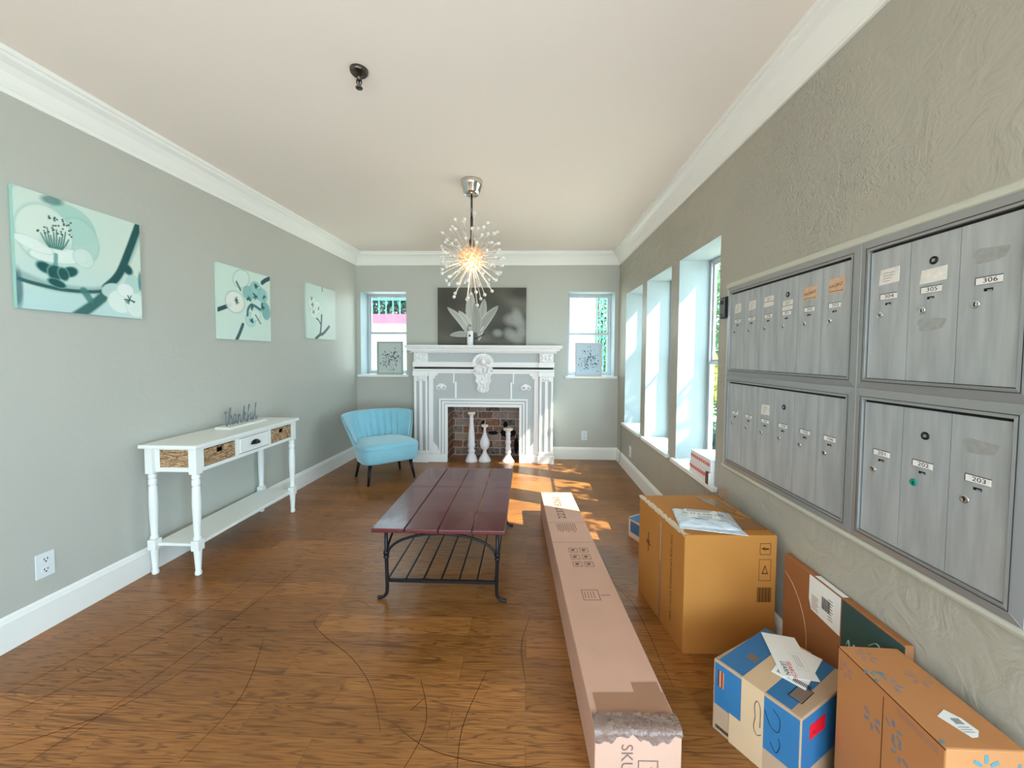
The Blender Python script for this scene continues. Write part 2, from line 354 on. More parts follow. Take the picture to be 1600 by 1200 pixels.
# right wall with three deep window openings
w = MB(); X0, X1 = XR, XR+TH
ys = [D+0.3] + [q for a, b in RW for q in (b, a)] + [YB-0.1]
w.box(X0, X1, YB-0.1, D+0.3, -0.05, RZ[0], M_WALLR); w.box(X0, X1, YB-0.1, D+0.3, RZ[1], CEIL, M_WALLR)
for i in range(0, len(ys), 2): w.box(X0, X1, ys[i+1], ys[i], RZ[0], RZ[1], M_WALLR)
struct(w.build('wall_right'))
# back wall with two windows and the firebox opening
FBX = (-0.965, -0.095); FBZ = 0.67
w = MB(); Y0, Y1 = D, D+TH
w.box(-2.3, -2.12, Y0, Y1, -0.05, CEIL, M_WALL); w.box(1.07, XR, Y0, Y1, -0.05, CEIL, M_WALL)
w.box(-2.12, 1.07, Y0, Y1, BZ[1], CEIL, M_WALL)
w.box(-2.12, -1.53, Y0, Y1, -0.05, BZ[0], M_WALL); w.box(0.49, 1.07, Y0, Y1, -0.05, BZ[0], M_WALL)
w.box(-1.53, -1.0, Y0, Y1, -0.05, BZ[1], M_WALL); w.box(-0.06, 0.49, Y0, Y1, -0.05, BZ[1], M_WALL)
w.box(-1.0, -0.06, Y0, Y1, 0.72, BZ[1], M_WALL)
struct(w.build('wall_back'))
# rear wall behind the camera, with a wide opening added for sky light
w = MB(); w.box(-2.6, -1.9, YB-0.1, YB, 0, CEIL, M_WALL); w.box(0.7, XR+0.1, YB-0.1, YB, 0, CEIL, M_WALL); w.box(-1.9, 0.7, YB-0.1, YB, 2.35, CEIL, M_WALL)
struct(w.build('wall_rear'))

# crown moulding and baseboards swept along the walls: profile (out from wall, z)
CP = [(0, -0.148), (0.012, -0.148), (0.014, -0.130), (0.020, -0.122), (0.030, -0.105), (0.045, -0.075), (0.066, -0.050), (0.088, -0.038), (0.094, -0.034), (0.096, -0.022), (0.108, -0.020), (0.110, 0), (0, 0)]
BP = [(0, 0), (0.016, 0), (0.016, BH-0.028), (0.013, BH-0.020), (0.010, BH-0.008), (0.004, BH), (0, BH)]
def sweep(name, prof, zb, p0, p1, inward, m0=0.0, m1=0.0):
    """p0,p1 wall-foot points; inward = direction into the room; m0,m1 mitre slopes"""
    p0 = Vector(p0); p1 = Vector(p1); t = (p1-p0).normalized(); i = Vector(inward)
    A = [p0+i*a+t*(a*m0)+Vector((0, 0, zb+z)) for a, z in prof]; B = [p1+i*a-t*(a*m1)+Vector((0, 0, zb+z)) for a, z in prof]
    n = len(prof); b = MB()
    b.add(A+B, [tuple(range(n)), tuple(range(2*n-1, n-1, -1))]+[(k, n+k, n+(k+1) % n, (k+1) % n) for k in range(n)], M_TRIM)
    return b
def both(p0, p1, inward, cname, bname, m0, m1, bparts=None):
    struct(sweep(cname, CP, CEIL, p0, p1, inward, m0, m1).build(cname))
    for k, (a, b) in enumerate(bparts or [(p0, p1)]):
        struct(sweep(bname, BP, 0, a, b, inward, m0 if k == 0 else 0, m1).build(bname if k == 0 else bname+'_%d' % (k+1)))
lv = (Vector((xl(D), D, 0))-Vector((xl(YB), YB, 0))).normalized(); ln = Vector((lv.y, -lv.x, 0))
both((xl(YB), YB, 0), (xl(D), D, 0), ln, 'trim_1', 'baseboard_left', 0, 1)
both((xl(D), D, 0), (XR, D, 0), (0, -1, 0), 'trim_2', 'baseboard_back', 1, 1, [((xl(D), D, 0), (-1.36, D, 0)), ((0.29, D, 0), (XR, D, 0))])
both((XR, YB, 0), (XR, D, 0), (-1, 0, 0), 'trim_3', 'baseboard_right', 0, 1)

# ---------------- windows
def window_unit(n, wall, a0, a1, z0, z1, rail):
    """wall 'R': opening a0..a1 along y in the right wall; 'B': along x in the back wall"""
    root = bpy.data.objects.new('window_%d' % n, None); COL.objects.link(root); struct(root)
    if wall == 'R': T = lambda a, d, z: (XR+d, a, z)
    else: T = lambda a, d, z: (a, D+d, z)
    root.location = T((a0+a1)/2, 0.0, z0)
    off = Vector(root.location)
    def bx(b, a_0, a_1, d0, d1, zz0, zz1, m):
        p = Vector(T(a_0, d0, zz0))-off; q = Vector(T(a_1, d1, zz1))-off
        b.box(min(p.x, q.x), max(p.x, q.x), min(p.y, q.y), max(p.y, q.y), min(p.z, q.z), max(p.z, q.z), m)
    r = MB(); e = 0.004
    bx(r, a0, a0+e, 0.0, TH, z0, z1, M_REV); bx(r, a1-e, a1, 0.0, TH, z0, z1, M_REV); bx(r, a0+e, a1-e, 0.0, TH, z1-e, z1, M_REV)
    r.build('window_reveal', root)
    s = MB(); bx(s, a0-0.03, a1+0.03, -0.03, 0.0, z0-0.022, z0+0.006, M_TRIM); bx(s, a0+e, a1-e, 0.0, TH-0.05, z0-0.0, z0+0.006, M_TRIM)
    s.build('window_sill', root, bevel=0.002)
    fr = MB(); d0, d1 = TH-0.05, TH-0.01; t = 0.028; b0, b1, zz0, zz1 = a0+e, a1-e, z0+0.006, z1-e
    bx(fr, b0, b0+t, d0, d1, zz0, zz1, M_ALU); bx(fr, b1-t, b1, d0, d1, zz0, zz1, M_ALU)
    bx(fr, b0+t, b1-t, d0, d1, zz1-0.022, zz1, M_ALU); bx(fr, b0+t, b1-t, d0, d1, zz0, zz0+0.03, M_ALU)
    fr.build('window_frame', root, bevel=0.002)
    for (q0, q1, dd) in ((rail, zz1-0.022, 0.0), (zz0+0.03, rail, -0.018)):
        sh = MB(); w_ = 0.018
        bx(sh, b0+t, b0+t+w_, d0+dd+0.016, d1+dd-0.006, q0, q1, M_ALU); bx(sh, b1-t-w_, b1-t, d0+dd+0.016, d1+dd-0.006, q0, q1, M_ALU)
        bx(sh, b0+t+w_, b1-t-w_, d0+dd+0.016, d1+dd-0.006, q1-w_, q1, M_ALU); bx(sh, b0+t+w_, b1-t-w_, d0+dd+0.016, d1+dd-0.006, q0, q0+w_, M_ALU)
        so = sh.build('window_sash', root, bevel=0.0015)
        g = MB(); bx(g, b0+t+w_, b1-t-w_, d0+dd+0.024, d0+dd+0.027, q0+w_, q1-w_, M_GLASS); g.build('window_pane', so)
    return root
for i, (a, b) in enumerate(RW): window_unit(3+i, 'R', a, b, RZ[0], RZ[1], 1.26)
window_unit(1, 'B', BWN[0][0], BWN[0][1], BZ[0], BZ[1], 1.58)
window_unit(2, 'B', BWN[1][0], BWN[1][1], BZ[0], BZ[1], 1.58)

# ================================================================== OUTSIDE
M_STUCCO = mat('outside_stucco', (232, 228, 220), 0.9, var=0.04)
M_PINK = mat('pink_stucco', (196, 84, 104), 0.85)
M_TURQ = mat('turquoise_paint', (70, 160, 150), 0.5)
M_GROUND = mat('pale_paving', (206, 202, 192), 0.9, var=0.06)
M_LEAFD = mat('leaf_dark', (52, 84, 74), 0.6, var=0.3, vscale=20)
M_LEAFG = mat('leaf_green', (70, 116, 62), 0.6, var=0.3, vscale=20)
M_LEAFY = mat('leaf_yellow', (150, 160, 44), 0.6, var=0.25, vscale=20)
M_BARK = mat('bark', (96, 80, 66), 0.9)
struct(MB().box(-20, 30, -20, 40, -0.30, -0.25, M_GROUND).build('ground_outside'))
def foliage(name, label, cat, c, r, n, size, m, trunk=None, seed=1, group=None):
    rnd = random.Random(seed); t = thing(name, label, cat, (c[0], c[1], -0.25), 0, group)
    b = MB(); vs = []; fs = []
    for i in range(n):
        while True:
            p = Vector((rnd.uniform(-1, 1), rnd.uniform(-1, 1), rnd.uniform(-1, 1)))
            if p.length < 1: break
        p = p*(0.55+0.45*rnd.random()) if rnd.random() < 0.3 else p.normalized()*rnd.uniform(0.5, 1.0)
        p = Vector((p.x*r[0], p.y*r[1], p.z*r[2]+c[2]+0.25))
        a = Vector((rnd.gauss(0, 1), rnd.gauss(0, 1), rnd.gauss(0, 1))).normalized()*size*rnd.uniform(0.6, 1.3); q = a.orthogonal().normalized()*a.length*0.42
        k = len(vs); vs += [p-a, p+q, p+a, p-q]; fs.append((k, k+1, k+2, k+3))
    b.add(vs, fs, m); b.build('foliage', t)
    s = MB(); h = c[2]-r[2]*0.3+0.25
    s.tube([(0, 0, 0), (0.03, 0.02, h*0.5), (0, 0, h)], [0.05, 0.04, 0.02], M_BARK)
    for a in (0.5, 2.4, 4.4): s.tube([(0, 0, h*0.6), (0.5*r[0]*math.cos(a), 0.5*r[1]*math.sin(a), h+0.3*r[2])], [0.025, 0.008], M_BARK, 6)
    s.build('stem', t); return t
# seen through the right-hand windows
foliage('garden_tree', 'tall dense green tree beyond the right wall windows', 'tree', (3.5, 6.9, 1.6), (0.9, 1.5, 1.7), 5200, 0.075, M_LEAFG, seed=3)
foliage('garden_shrub', 'bright yellow-green shrub just outside the window nearest the mailboxes', 'shrub', (2.35, 5.25, 1.0), (0.30, 0.36, 0.36), 900, 0.06, M_LEAFY, seed=4)
foliage('garden_shrub', 'low dark green shrub outside the window nearest the mailboxes', 'shrub', (2.3, 4.35, 0.25), (0.30, 0.42, 0.45), 1300, 0.06, M_LEAFD, seed=5)
foliage('garden_tree', 'small leafy tree outside the middle window of the right wall', 'tree', (3.0, 2.45, 2.62), (0.35, 0.62, 0.5), 420, 0.075, M_LEAFG, seed=6)
foliage('garden_tree', 'small leafy tree outside the right wall window nearest the corner', 'tree', (3.0, 3.80, 2.6), (0.4, 0.55, 0.9), 900, 0.07, M_LEAFG, seed=8)
# seen through the left back window: terrace with turquoise railing
t = thing('neighbour_building', 'white stuccoed neighbouring building with pink ledge behind the left back window', 'building', (-3.6, 9.2, -0.25))
MB().box(-3.2, 2.6, 0, 0.9, 0, 2.28, M_STUCCO).build('building_wall', t)
b = MB(); b.box(-3.25, 2.65, -0.06, 0.3, 2.28, 2.50, M_PINK); b.box(-3.28, 2.68, -0.10, 0.3, 2.16, 2.20, M_STUCCO); b.build('ledge', t)
b = MB(); b.tube([(-3.2, -0.02, 1.88), (-1, -0.02, 1.80), (0.6, -0.02, 1.62), (2.4, -0.02, 1.6)], 0.012, mat('cable_grey', (150, 145, 138), 0.7), 6); b.build('cable', t)
b = MB(); b.box(1.02, 1.36, -0.04, 0.10, 2.50, 2.62, M_PINK); b.build('lamp_dome', t, bevel=0.05, seg=4)
t = thing('terrace_railing', 'turquoise terrace railing above the pink ledge behind the left window', 'railing', (-3.6, 9.35, 2.262))
b = MB(); b.box(-3.1, 2.5, -0.02, 0.02, 0.34, 0.38, M_TURQ); b.box(-3.1, 2.5, -0.02, 0.02, 0.98, 1.02, M_TURQ); b.build('rail', t)
for i in range(-9, 15): MB().box(i*0.17-0.012, i*0.17+0.012, -0.012, 0.012, 0.0, 1.0, M_TURQ).build('baluster', t)
foliage('terrace_palm', 'dark green foliage behind the turquoise terrace railing', 'tree', (-3.7, 11.0, 3.3), (1.9, 0.6, 1.05), 3600, 0.12, M_LEAFD, seed=9)
# seen through the right back window
t = thing('garden_wall', 'plain white stuccoed building wall filling left of the right back window', 'building', (0.6, 8.6, -0.25))
MB().box(-0.9, 0.86, 0, 0.3, 0, 4.4, M_STUCCO).build('wall_panel', t)
b = MB(); b.tube([(-0.15, -0.04, 2.83), (0.1, -0.05, 2.88), (0.42, -0.04, 2.86)], 0.012, M_BARK, 6); b.ball((0.42, -0.05, 2.85), 0.035, M_BARK); b.build('wall_bracket', t)
t = thing('garden_gate', 'turquoise lattice gate beside the white outside wall', 'gate', (1.62, 8.9, -0.25))
b = MB()
for i in range(5): b.box(-0.15+i*0.075-0.01, -0.15+i*0.075+0.01, -0.01, 0.01, 0.0, 2.9, M_TURQ)
for k in range(14): b.box(-0.16, 0.16, -0.008, 0.012, 0.15+k*0.2, 0.17+k*0.2, M_TURQ)
b.box(0.15, 0.24, -0.03, 0.03, 0, 2.95, M_TURQ); b.build('lattice', t)
foliage('garden_tree', 'light green tree at right edge of the right back window', 'tree', (2.05, 10.6, 2.2), (0.50, 0.45, 1.9), 2600, 0.07, M_LEAFG, seed=11)
foliage('garden_shrub', 'yellow flowering shrub low in the right back window', 'shrub', (2.02, 8.35, 0.75), (0.22, 0.25, 0.3), 500, 0.05, M_LEAFY, seed=12)
foliage('garden_tree', 'yellow leaved branch tops above the turquoise gate', 'tree', (1.62, 9.45, 3.0), (0.26, 0.2, 0.24), 420, 0.06, M_LEAFY, seed=13)

# ================================================================== FIREPLACE
FY = 4.68                                   # front plane of the mantel body
t = thing('fireplace_mantel', 'ornate white and grey carved fireplace mantel with brick firebox', 'fireplace', (-0.535, FY, 0))
cx = -0.535
def X(v): return v-cx
F = Face((0, 0, 0), (1, 0, 0), (0, 0, 1))    # local front face, normal -y
hw = 0.835; op = 0.435                      # half widths: body, opening
b = MB(); dep = D-FY-0.002
b.box(-hw, -op, 0, dep, 0, 1.33, M_FPG); b.box(op, hw, 0, dep, 0, 1.33, M_FPG); b.box(-op, op, 0, dep, FBZ, 1.33, M_FPG)
b.build('mantel_body', t)
# shelf and stepped cornice
b = MB()
for (e, o, z0, z1) in ((0.105, 0.105, 1.395, 1.415), (0.095, 0.095, 1.375, 1.395), (0.07, 0.07, 1.350, 1.375), (0.04, 0.045, 1.335, 1.350), (0.02, 0.025, 1.322, 1.335)):
    b.box(-hw-e, hw+e, -o, dep, z0, z1, M_FPW)
b.build('mantel_shelf', t, bevel=0.005, seg=2)
b = MB()
n = 64; b2 = MB()
for i in range(n):
    x = -hw-0.03+(2*hw+0.06)*i/(n-1); b.box(x-0.007, x+0.007, -0.052, -0.02, 1.322, 1.336, M_FPW)
    b2.ball((x, -0.092, 1.383), 0.009, M_FPW, 6, 4)
b.build('dentil_band', t); b2.build('bead_band', t)
# horizontal bands
b = MB(); b.box(-hw-0.012, hw+0.012, -0.035, 0.01, 1.155, 1.185, M_FPW); b.box(-hw-0.004, hw+0.004, -0.025, 0.01, 1.185, 1.215, M_FPW)
b.box(-hw-0.012, hw+0.012, -0.035, 0.01, 1.105, 1.130, M_FPW); b.box(-hw+0.1, hw-0.1, -0.012, 0.01, 1.075, 1.107, M_FPW)
b.build('cornice_band', t, bevel=0.004)
b = MB(); b.box(-hw, hw, -0.012, 0.01, 1.130, 1.155, mat('dark_gap', (52, 50, 48), 0.8)); b.build('black_line', t)  # black strip between the white bands
# pilasters
def pil(sg):
    c = sg*(hw-0.082); w = 0.082
    b = MB(); b.box(c-w, c+w, -0.03, 0.01, 0.10, 1.08, M_FPG)
    b.build('pilaster_panel', t)
    b = MB()
    for q, ww in ((-0.068, 0.014), (0.0, 0.018), (0.068, 0.014)): b.box(c+q-ww, c+q+ww, -0.045, -0.028, 0.14, 0.985, M_FPW)
    b.build('pilaster_reeds', t, bevel=0.006, seg=3)
    b = MB(); b.box(c-w-0.012, c+w+0.012, -0.06, 0.01, 1.045, 1.105, M_FPW); b.box(c-w, c+w, -0.045, 0.01, 0.985, 1.045, M_FPW)
    b.box(c-w, c+w, -0.045, 0.01, 1.215, 1.322, M_FPW); b.box(c-w-0.012, c+w+0.012, -0.055, 0.01, 1.155, 1.215, M_FPW)
    b.build('pilaster_capital', t, bevel=0.005)
    b = MB()
    for k in (-1, 1):
        b.tube(spline([(c+k*0.02, -0.05, 1.225), (c+k*0.06, -0.055, 1.245), (c+k*0.03, -0.06, 1.27), (c+k*0.06, -0.055, 1.295), (c+k*0.03, -0.05, 1.312)], 5), 0.009, M_FPW, 6)
    b.ball((c, -0.047, 1.27), 0.022, M_FPW, 10, 6, (1, .7, 1.6)); b.build('frieze_carving', t); b = MB(); b.ball((c, -0.05, 1.015), 0.018, M_FPW, 8, 6); [b.ball((c+k*0.028, -0.047, 1.015), 0.018, M_FPW, 8, 6) for k in (-1, 1)]
    b.build('capital_carving', t)
    b = MB(); b.box(c-w-0.015, c+w+0.015, -0.06, 0.01, 0, 0.095, M_FPW); b.box(c-w-0.005, c+w+0.005, -0.05, 0.01, 0.095, 0.14, M_FPW)
    b.build('pilaster_base', t, bevel=0.005)
for sg in (-1, 1): pil(sg)
# white border strip with notched corners around each grey field
def field(sg):
    b = MB(); x0 = sg*(hw-0.17); x1 = sg*(hw-0.225)
    b.rect(F, min(x0, x1), max(x0, x1), 0.10, 1.10, M_FPW, 0.012)
    s_ = lambda q: x1-sg*q
    def poly(pts):
        pts = [(s_(a), z) for a, z in pts]
        if sg > 0: pts = pts[::-1]
        b.plate(F, pts, M_FPW, 0.014, 0.0)
    poly([(-0.002, 1.10), (-0.002, 1.01), (0.02, 1.015), (0.028, 1.045), (0.055, 1.055), (0.06, 1.10)][::1])
    poly([(-0.002, 0.09), (0.115, 0.09), (0.10, 0.13), (0.07, 0.145), (0.05, 0.19), (0.025, 0.215), (-0.002, 0.25)])
    b.build('border_moulding', t, bevel=0.003)
    b = MB(); b.box(min(sg*op, sg*(hw-0.17)), max(sg*op, sg*(hw-0.17)), -0.03, 0.01, 0, 0.095, M_FPW); b.build('plinth', t, bevel=0.004)
    # rosette
    b = MB(); rx = sg*0.51; rz = 0.915
    b.ball((rx, -0.012, rz), 0.022, M_FPW, 10, 6, (1, .7, 1))
    for k in range(5):
        a = 0.35+k*0.6; b.ball((rx+0.034*math.cos(a), -0.008, rz+0.028*math.sin(a)), 0.016, M_FPW, 8, 5, (1, .7, 1))
    for k in (-1, 1): b.tube(spline([(rx, -0.01, rz-0.02), (rx+k*0.04, -0.012, rz-0.03), (rx+k*0.055, -0.012, rz), (rx+k*0.035, -0.012, rz+0.02)], 4), 0.008, M_FPW, 6)
    b.build('rosette', t)
    b = MB(); b.rect(F, sg*0.36-0.009, sg*0.36+0.009, 0.955, 1.08, M_FPW, 0.012); b.rect(F, sg*0.335-0.011, sg*0.335+0.011, 0.775, 0.975, M_FPW, 0.012); b.build('strip_moulding', t, bevel=0.003)
for sg in (-1, 1): field(sg)
# stepped surround of the opening
b = MB(); cols = (0.535, 0.505, 0.475); wd = (0.018, 0.02, 0.045)
for k, (q, z, wdt, h, m) in enumerate(((0.535, 0.775, 0.020, 0.028, M_FPW), (0.515, 0.755, 0.016, 0.016, M_FPG), (0.499, 0.739, 0.022, 0.024, M_FPW), (0.477, 0.717, 0.012, 0.012, M_FPG), (0.465, 0.705, 0.032, 0.02, M_FPW))):
    for sg in (-1, 1): b.box(min(sg*q, sg*(q-wdt)), max(sg*q, sg*(q-wdt)), -h, 0.005, 0.095, z, m)
    b.box(-q+wdt, q-wdt, -h, 0.005, z-wdt, z, m)
b.build('opening_surround', t, bevel=0.002)
# central cartouche
b = MB()
arc = [(0.128*math.cos(a), 1.205+0.115*math.sin(a)) for a in [PI*i/16 for i in range(17)]]
inn = [(0.085*math.cos(a), 1.205+0.075*math.sin(a)) for a in [PI*i/16 for i in range(17)]]
for i in range(16):
    b.prism([F.p(*arc[i], 0.03), F.p(*arc[i+1], 0.03), F.p(*inn[i+1], 0.03), F.p(*inn[i], 0.03)], [F.p(*arc[i], 0.062), F.p(*arc[i+1], 0.062), F.p(*inn[i+1], 0.062), F.p(*inn[i], 0.062)], M_FPW)
b.plate(F, [(-0.10, 1.15), (0.10, 1.15)]+[(0.1*math.cos(a), 1.205+0.09*math.sin(a)) for a in [PI*i/10 for i in range(11)]], M_FPW, 0.03, 0.0)
b.box(-0.135, -0.075, -0.055, 0, 1.165, 1.21, M_FPW); b.box(0.075, 0.135, -0.055, 0, 1.165, 1.21, M_FPW)
b.plate(F, [(-0.115, 1.15), (-0.085, 1.05), (-0.065, 0.90), (-0.045, 0.86), (0, 0.845), (0.045, 0.86), (0.065, 0.90), (0.085, 1.05), (0.115, 1.15)], M_FPW, 0.03, 0.0)
b.build('cartouche_arch', t, bevel=0.003)
b = MB(); rnd = random.Random(5)
b.ball((0, -0.055, 1.215), 0.036, M_FPW, 12, 8, (1, .8, 1.2)); b.ball((0, -0.085, 1.21), 0.010, M_FPW, 8, 6, (.8, 1, 1.6))
for k in range(9):
    a = 0.2+k*0.345; b.ball((0.066*math.cos(a), -0.045, 1.20+0.066*math.sin(a)), 0.017, M_FPW, 8, 5)
for sg in (-1, 1):
    b.tube(spline([(sg*0.03, -0.06, 1.19), (sg*0.075, -0.055, 1.16), (sg*0.06, -0.055, 1.10), (sg*0.11, -0.045, 1.085), (sg*0.125, -0.04, 1.115), (sg*0.10, -0.04, 1.12)], 6), 0.013, M_FPW, 8)
    b.tube(spline([(sg*0.10, -0.04, 1.075), (sg*0.075, -0.045, 1.03), (sg*0.085, -0.04, 0.99), (sg*0.055, -0.04, 0.95), (sg*0.06, -0.04, 0.89), (sg*0.03, -0.04, 0.86)], 6), 0.012, M_FPW, 8)
for k in range(14):
    z = 1.15-k*0.02; a = rnd.uniform(-0.04, 0.04)*(1-k*0.03); b.ball((a, -0.045, z), rnd.uniform(0.014, 0.022), M_FPW, 8, 5, (1.1, .7, 1.3))
b.build('cartouche_carving', t)
# firebox: brick back and side walls
b = MB(); dd = dep+0.12; o = op-0.001
b.box(-op-0.02, -o+0.0, 0.0, dd, 0.001, FBZ+0.02, M_BRICK) if False else None
b.add([(-o, 0.004, 0.001), (-o, dd, 0.001), (-o, dd, FBZ-0.001), (-o, 0.004, FBZ-0.001)], [(0, 3, 2, 1)], M_BRICK)
b.add([(o, 0.004, 0.001), (o, dd, 0.001), (o, dd, FBZ-0.001), (o, 0.004, FBZ-0.001)], [(0, 1, 2, 3)], M_BRICK)
b.box(-o, o, dd, dd+0.03, 0.001, FBZ, M_BRICK)
b.add([(-o, 0.004, FBZ-0.001), (o, 0.004, FBZ-0.001), (o, dd, FBZ-0.001), (-o, dd, FBZ-0.001)], [(0, 1, 2, 3)], M_BRICK)
b.build('firebox_bricks', t)
b = MB(); Fb = Face((0, dd, 0), (1, 0, 0), (0, 0, 1)); SOOT = mat('soot_hole', (16, 13, 12), 0.95)
for (a0, a1, z0, z1) in ((-0.07, -0.005, 0.33, 0.46), (0.02, 0.16, 0.27, 0.32), (0.18, 0.39, 0.24, 0.36), (0.36, 0.42, 0.02, 0.24), (0.22, 0.28, 0.36, 0.45)):
    pts = [(a0+(a1-a0)*(0.5+0.5*math.cos(q))*1.0, z0+(z1-z0)*(0.5+0.5*math.sin(q))) for q in [2*PI*i/9+0.3 for i in range(9)]]
    b.plate(Fb, pts, SOOT, 0.002, 0.0)
b.build('missing_brick_gaps', t)

# candlesticks
M_CAND = mat('whitewashed_wood', (228, 222, 224), 0.55, bump=0.1, var=0.06, vscale=30)
M_CANDT = mat('worn_cream', (226, 214, 198), 0.6)
def candlestick(x, y, prof, label, cup, spike=False):
    t = thing('candlestick', label, 'candlestick', (x, y, 0), 0, 'white candlesticks in the fireplace')
    MB().lathe(prof, M_CAND, seg=24).build('stem', t)
    z = prof[-1][1]; b = MB(); b.lathe([(cup*0.6, z), (cup, z+0.006), (cup, z+0.032), (cup*0.9, z+0.034), (0.001, z+0.030)], M_CANDT, seg=24)
    if spike: b.lathe([(0.006, z+0.03), (0.004, z+0.05), (0.0005, z+0.075)], M_CANDT, seg=10)
    b.build('candle_cup', t)
candlestick(-0.682, 4.70, [(0.001, 0), (0.073, 0), (0.075, 0.02), (0.065, 0.035), (0.060, 0.06), (0.036, 0.10), (0.036, 0.115), (0.045, 0.125), (0.045, 0.14), (0.03, 0.155), (0.046, 0.20), (0.046, 0.215), (0.040, 0.225), (0.040, 0.30), (0.030, 0.42), (0.023, 0.50), (0.026, 0.52), (0.022, 0.56), (0.032, 0.575)], 'tallest slender whitewashed candlestick, left in the firebox', 0.046)
candlestick(-0.522, 4.72, [(0.001, 0), (0.076, 0), (0.078, 0.015), (0.070, 0.03), (0.060, 0.05), (0.030, 0.095), (0.022, 0.12), (0.022, 0.14), (0.045, 0.165), (0.062, 0.21), (0.060, 0.25), (0.035, 0.30), (0.016, 0.35), (0.014, 0.40), (0.022, 0.42)], 'bulbous whitewashed candlestick with spiked cup, middle of the firebox', 0.042, True)
candlestick(-0.235, 4.70, [(0.001, 0), (0.078, 0), (0.080, 0.012), (0.066, 0.03), (0.038, 0.07), (0.025, 0.10), (0.036, 0.115), (0.036, 0.13), (0.028, 0.14), (0.036, 0.165), (0.028, 0.19), (0.028, 0.22), (0.036, 0.235), (0.036, 0.25), (0.026, 0.265), (0.028, 0.33), (0.034, 0.345), (0.026, 0.36), (0.036, 0.385)], 'short turned whitewashed candlestick, right in the firebox', 0.058)

# ================================================================== PAINTED CANVASES
class Paint:
    def __init__(s, w, h, n, base):
        s.w, s.h = w, h; s.nx = n; s.ny = int(n*h/w); gx, gy = np.meshgrid(np.linspace(0, 1, s.nx+1), np.linspace(0, 1, s.ny+1))
        s.x, s.y = gx, gy; s.c = np.zeros(gx.shape+(3,)); s.c[:] = np.array(srgb(base)[:3]); s.asp = w/h
    def mixin(s, a, col):
        c = np.array(srgb(col)[:3]); a = np.clip(a, 0, 1)[..., None]; s.c = s.c*(1-a)+c*a
    def blob(s, cx, cy, rx, ry, rot, col, al=1.0, soft=0.1):
        dx, dy = s.x-cx, s.y-cy; c, q = math.cos(rot), math.sin(rot); u = (dx*c+dy*q)/rx; v = (-dx*q+dy*c)/ry
        s.mixin(al*np.clip((1-np.sqrt(u*u+v*v))/soft+0.5, 0, 1), col)
    def ring(s, cx, cy, rx, ry, rot, col, al=0.5, w=0.08):
        dx, dy = s.x-cx, s.y-cy; c, q = math.cos(rot), math.sin(rot); u = (dx*c+dy*q)/rx; v = (-dx*q+dy*c)/ry
        s.mixin(al*np.exp(-((np.sqrt(u*u+v*v)-1)/w)**2), col)
    def line(s, pts, w, col, al=1.0, soft=0.3):
        P = spline([(a, b, 0) for a, b in pts], 6) if len(pts) > 2 else [Vector((a, b, 0)) for a, b in pts]
        d = np.full(s.x.shape, 9.0)
        for p, q in zip(P[:-1], P[1:]):
            vx, vy = q.x-p.x, q.y-p.y; L = vx*vx+vy*vy+1e-12
            t = np.clip(((s.x-p.x)*vx+(s.y-p.y)*vy)/L, 0, 1); d = np.minimum(d, np.hypot(s.x-p.x-t*vx, s.y-p.y-t*vy))
        s.mixin(al*np.clip((1-d/w)/soft+0.5, 0, 1), col)
    def grad(s, fx, col): s.mixin(fx, col)
def canvas(name, label, cat, pt, F, thick, side_col, parent_name='canvas_print', rough=None):
    """F: face frame with origin at lower left corner of the front"""
    t = thing(name, label, cat, tuple(F.o)); F2 = Face((0, 0, 0), F.u, F.v)
    b = MB(); w, h = pt.w, pt.h; ms = mat('canvas_side_%d_%d_%d' % side_col, side_col, 0.7)
    b.prism([F2.p(0, 0, -thick), F2.p(w, 0, -thick), F2.p(w, h, -thick), F2.p(0, h, -thick)], [F2.p(0, 0, -0.0006), F2.p(w, 0, -0.0006), F2.p(w, h, -0.0006), F2.p(0, h, -0.0006)], ms)
    b.build('stretched_canvas', t)
    nx, ny = pt.nx, pt.ny; vs = [tuple(F2.p(w*i/nx, h*j/ny, 0)) for j in range(ny+1) for i in range(nx+1)]
    fs = [(j*(nx+1)+i, j*(nx+1)+i+1, (j+1)*(nx+1)+i+1, (j+1)*(nx+1)+i) for j in range(ny) for i in range(nx)]
    g = MB(); g.add(vs, fs, rough or M_PRINT); o = g.build(parent_name, t)
    at = o.data.color_attributes.new('print', 'FLOAT_COLOR', 'POINT'); col = np.ones(((nx+1)*(ny+1), 4), np.float32); col[:, :3] = pt.c.reshape(-1, 3)
    at.data.foreach_set('color', col.ravel())
    return t
DT = (18, 84, 84); MT = (120, 182, 172); PW = (226, 240, 232)
# 1: magnolia bloom and diagonal branch
p = Paint(0.54, 0.535, 190, (206, 226, 214))
p.mixin((0.5-p.y)*1.3, (176, 218, 222)); p.mixin((p.x-0.6)*0.7, (220, 236, 222))
p.line([(0.02, 0.28), (0.2, 0.22), (0.4, 0.215), (0.6, 0.24), (0.72, 0.33), (0.85, 0.55), (1.0, 0.93)], 0.035, (60, 130, 124), 0.45, 0.9)
p.line([(0.02, 0.24), (0.12, 0.22), (0.32, 0.20), (0.55, 0.22), (0.68, 0.26)], 0.016, DT, 0.95, 0.6)
p.line([(0.66, 0.28), (0.78, 0.43), (0.88, 0.68), (0.99, 0.99)], 0.036, DT, 1, 0.4); p.blob(0.87, 0.50, 0.045, 0.06, 0.6, DT, 1, 0.5)
p.line([(0.38, -0.05), (0.52, 0.07), (0.62, 0.17), (0.70, 0.26)], 0.045, (24, 96, 92), 0.95, 0.5); p.line([(0.47, 0.22), (0.52, 0.14)], 0.03, (60, 128, 120), 0.9, 0.5)
p.blob(0.01, 0.16, 0.03, 0.16, 0, (40, 100, 110), 0.8, 0.6)
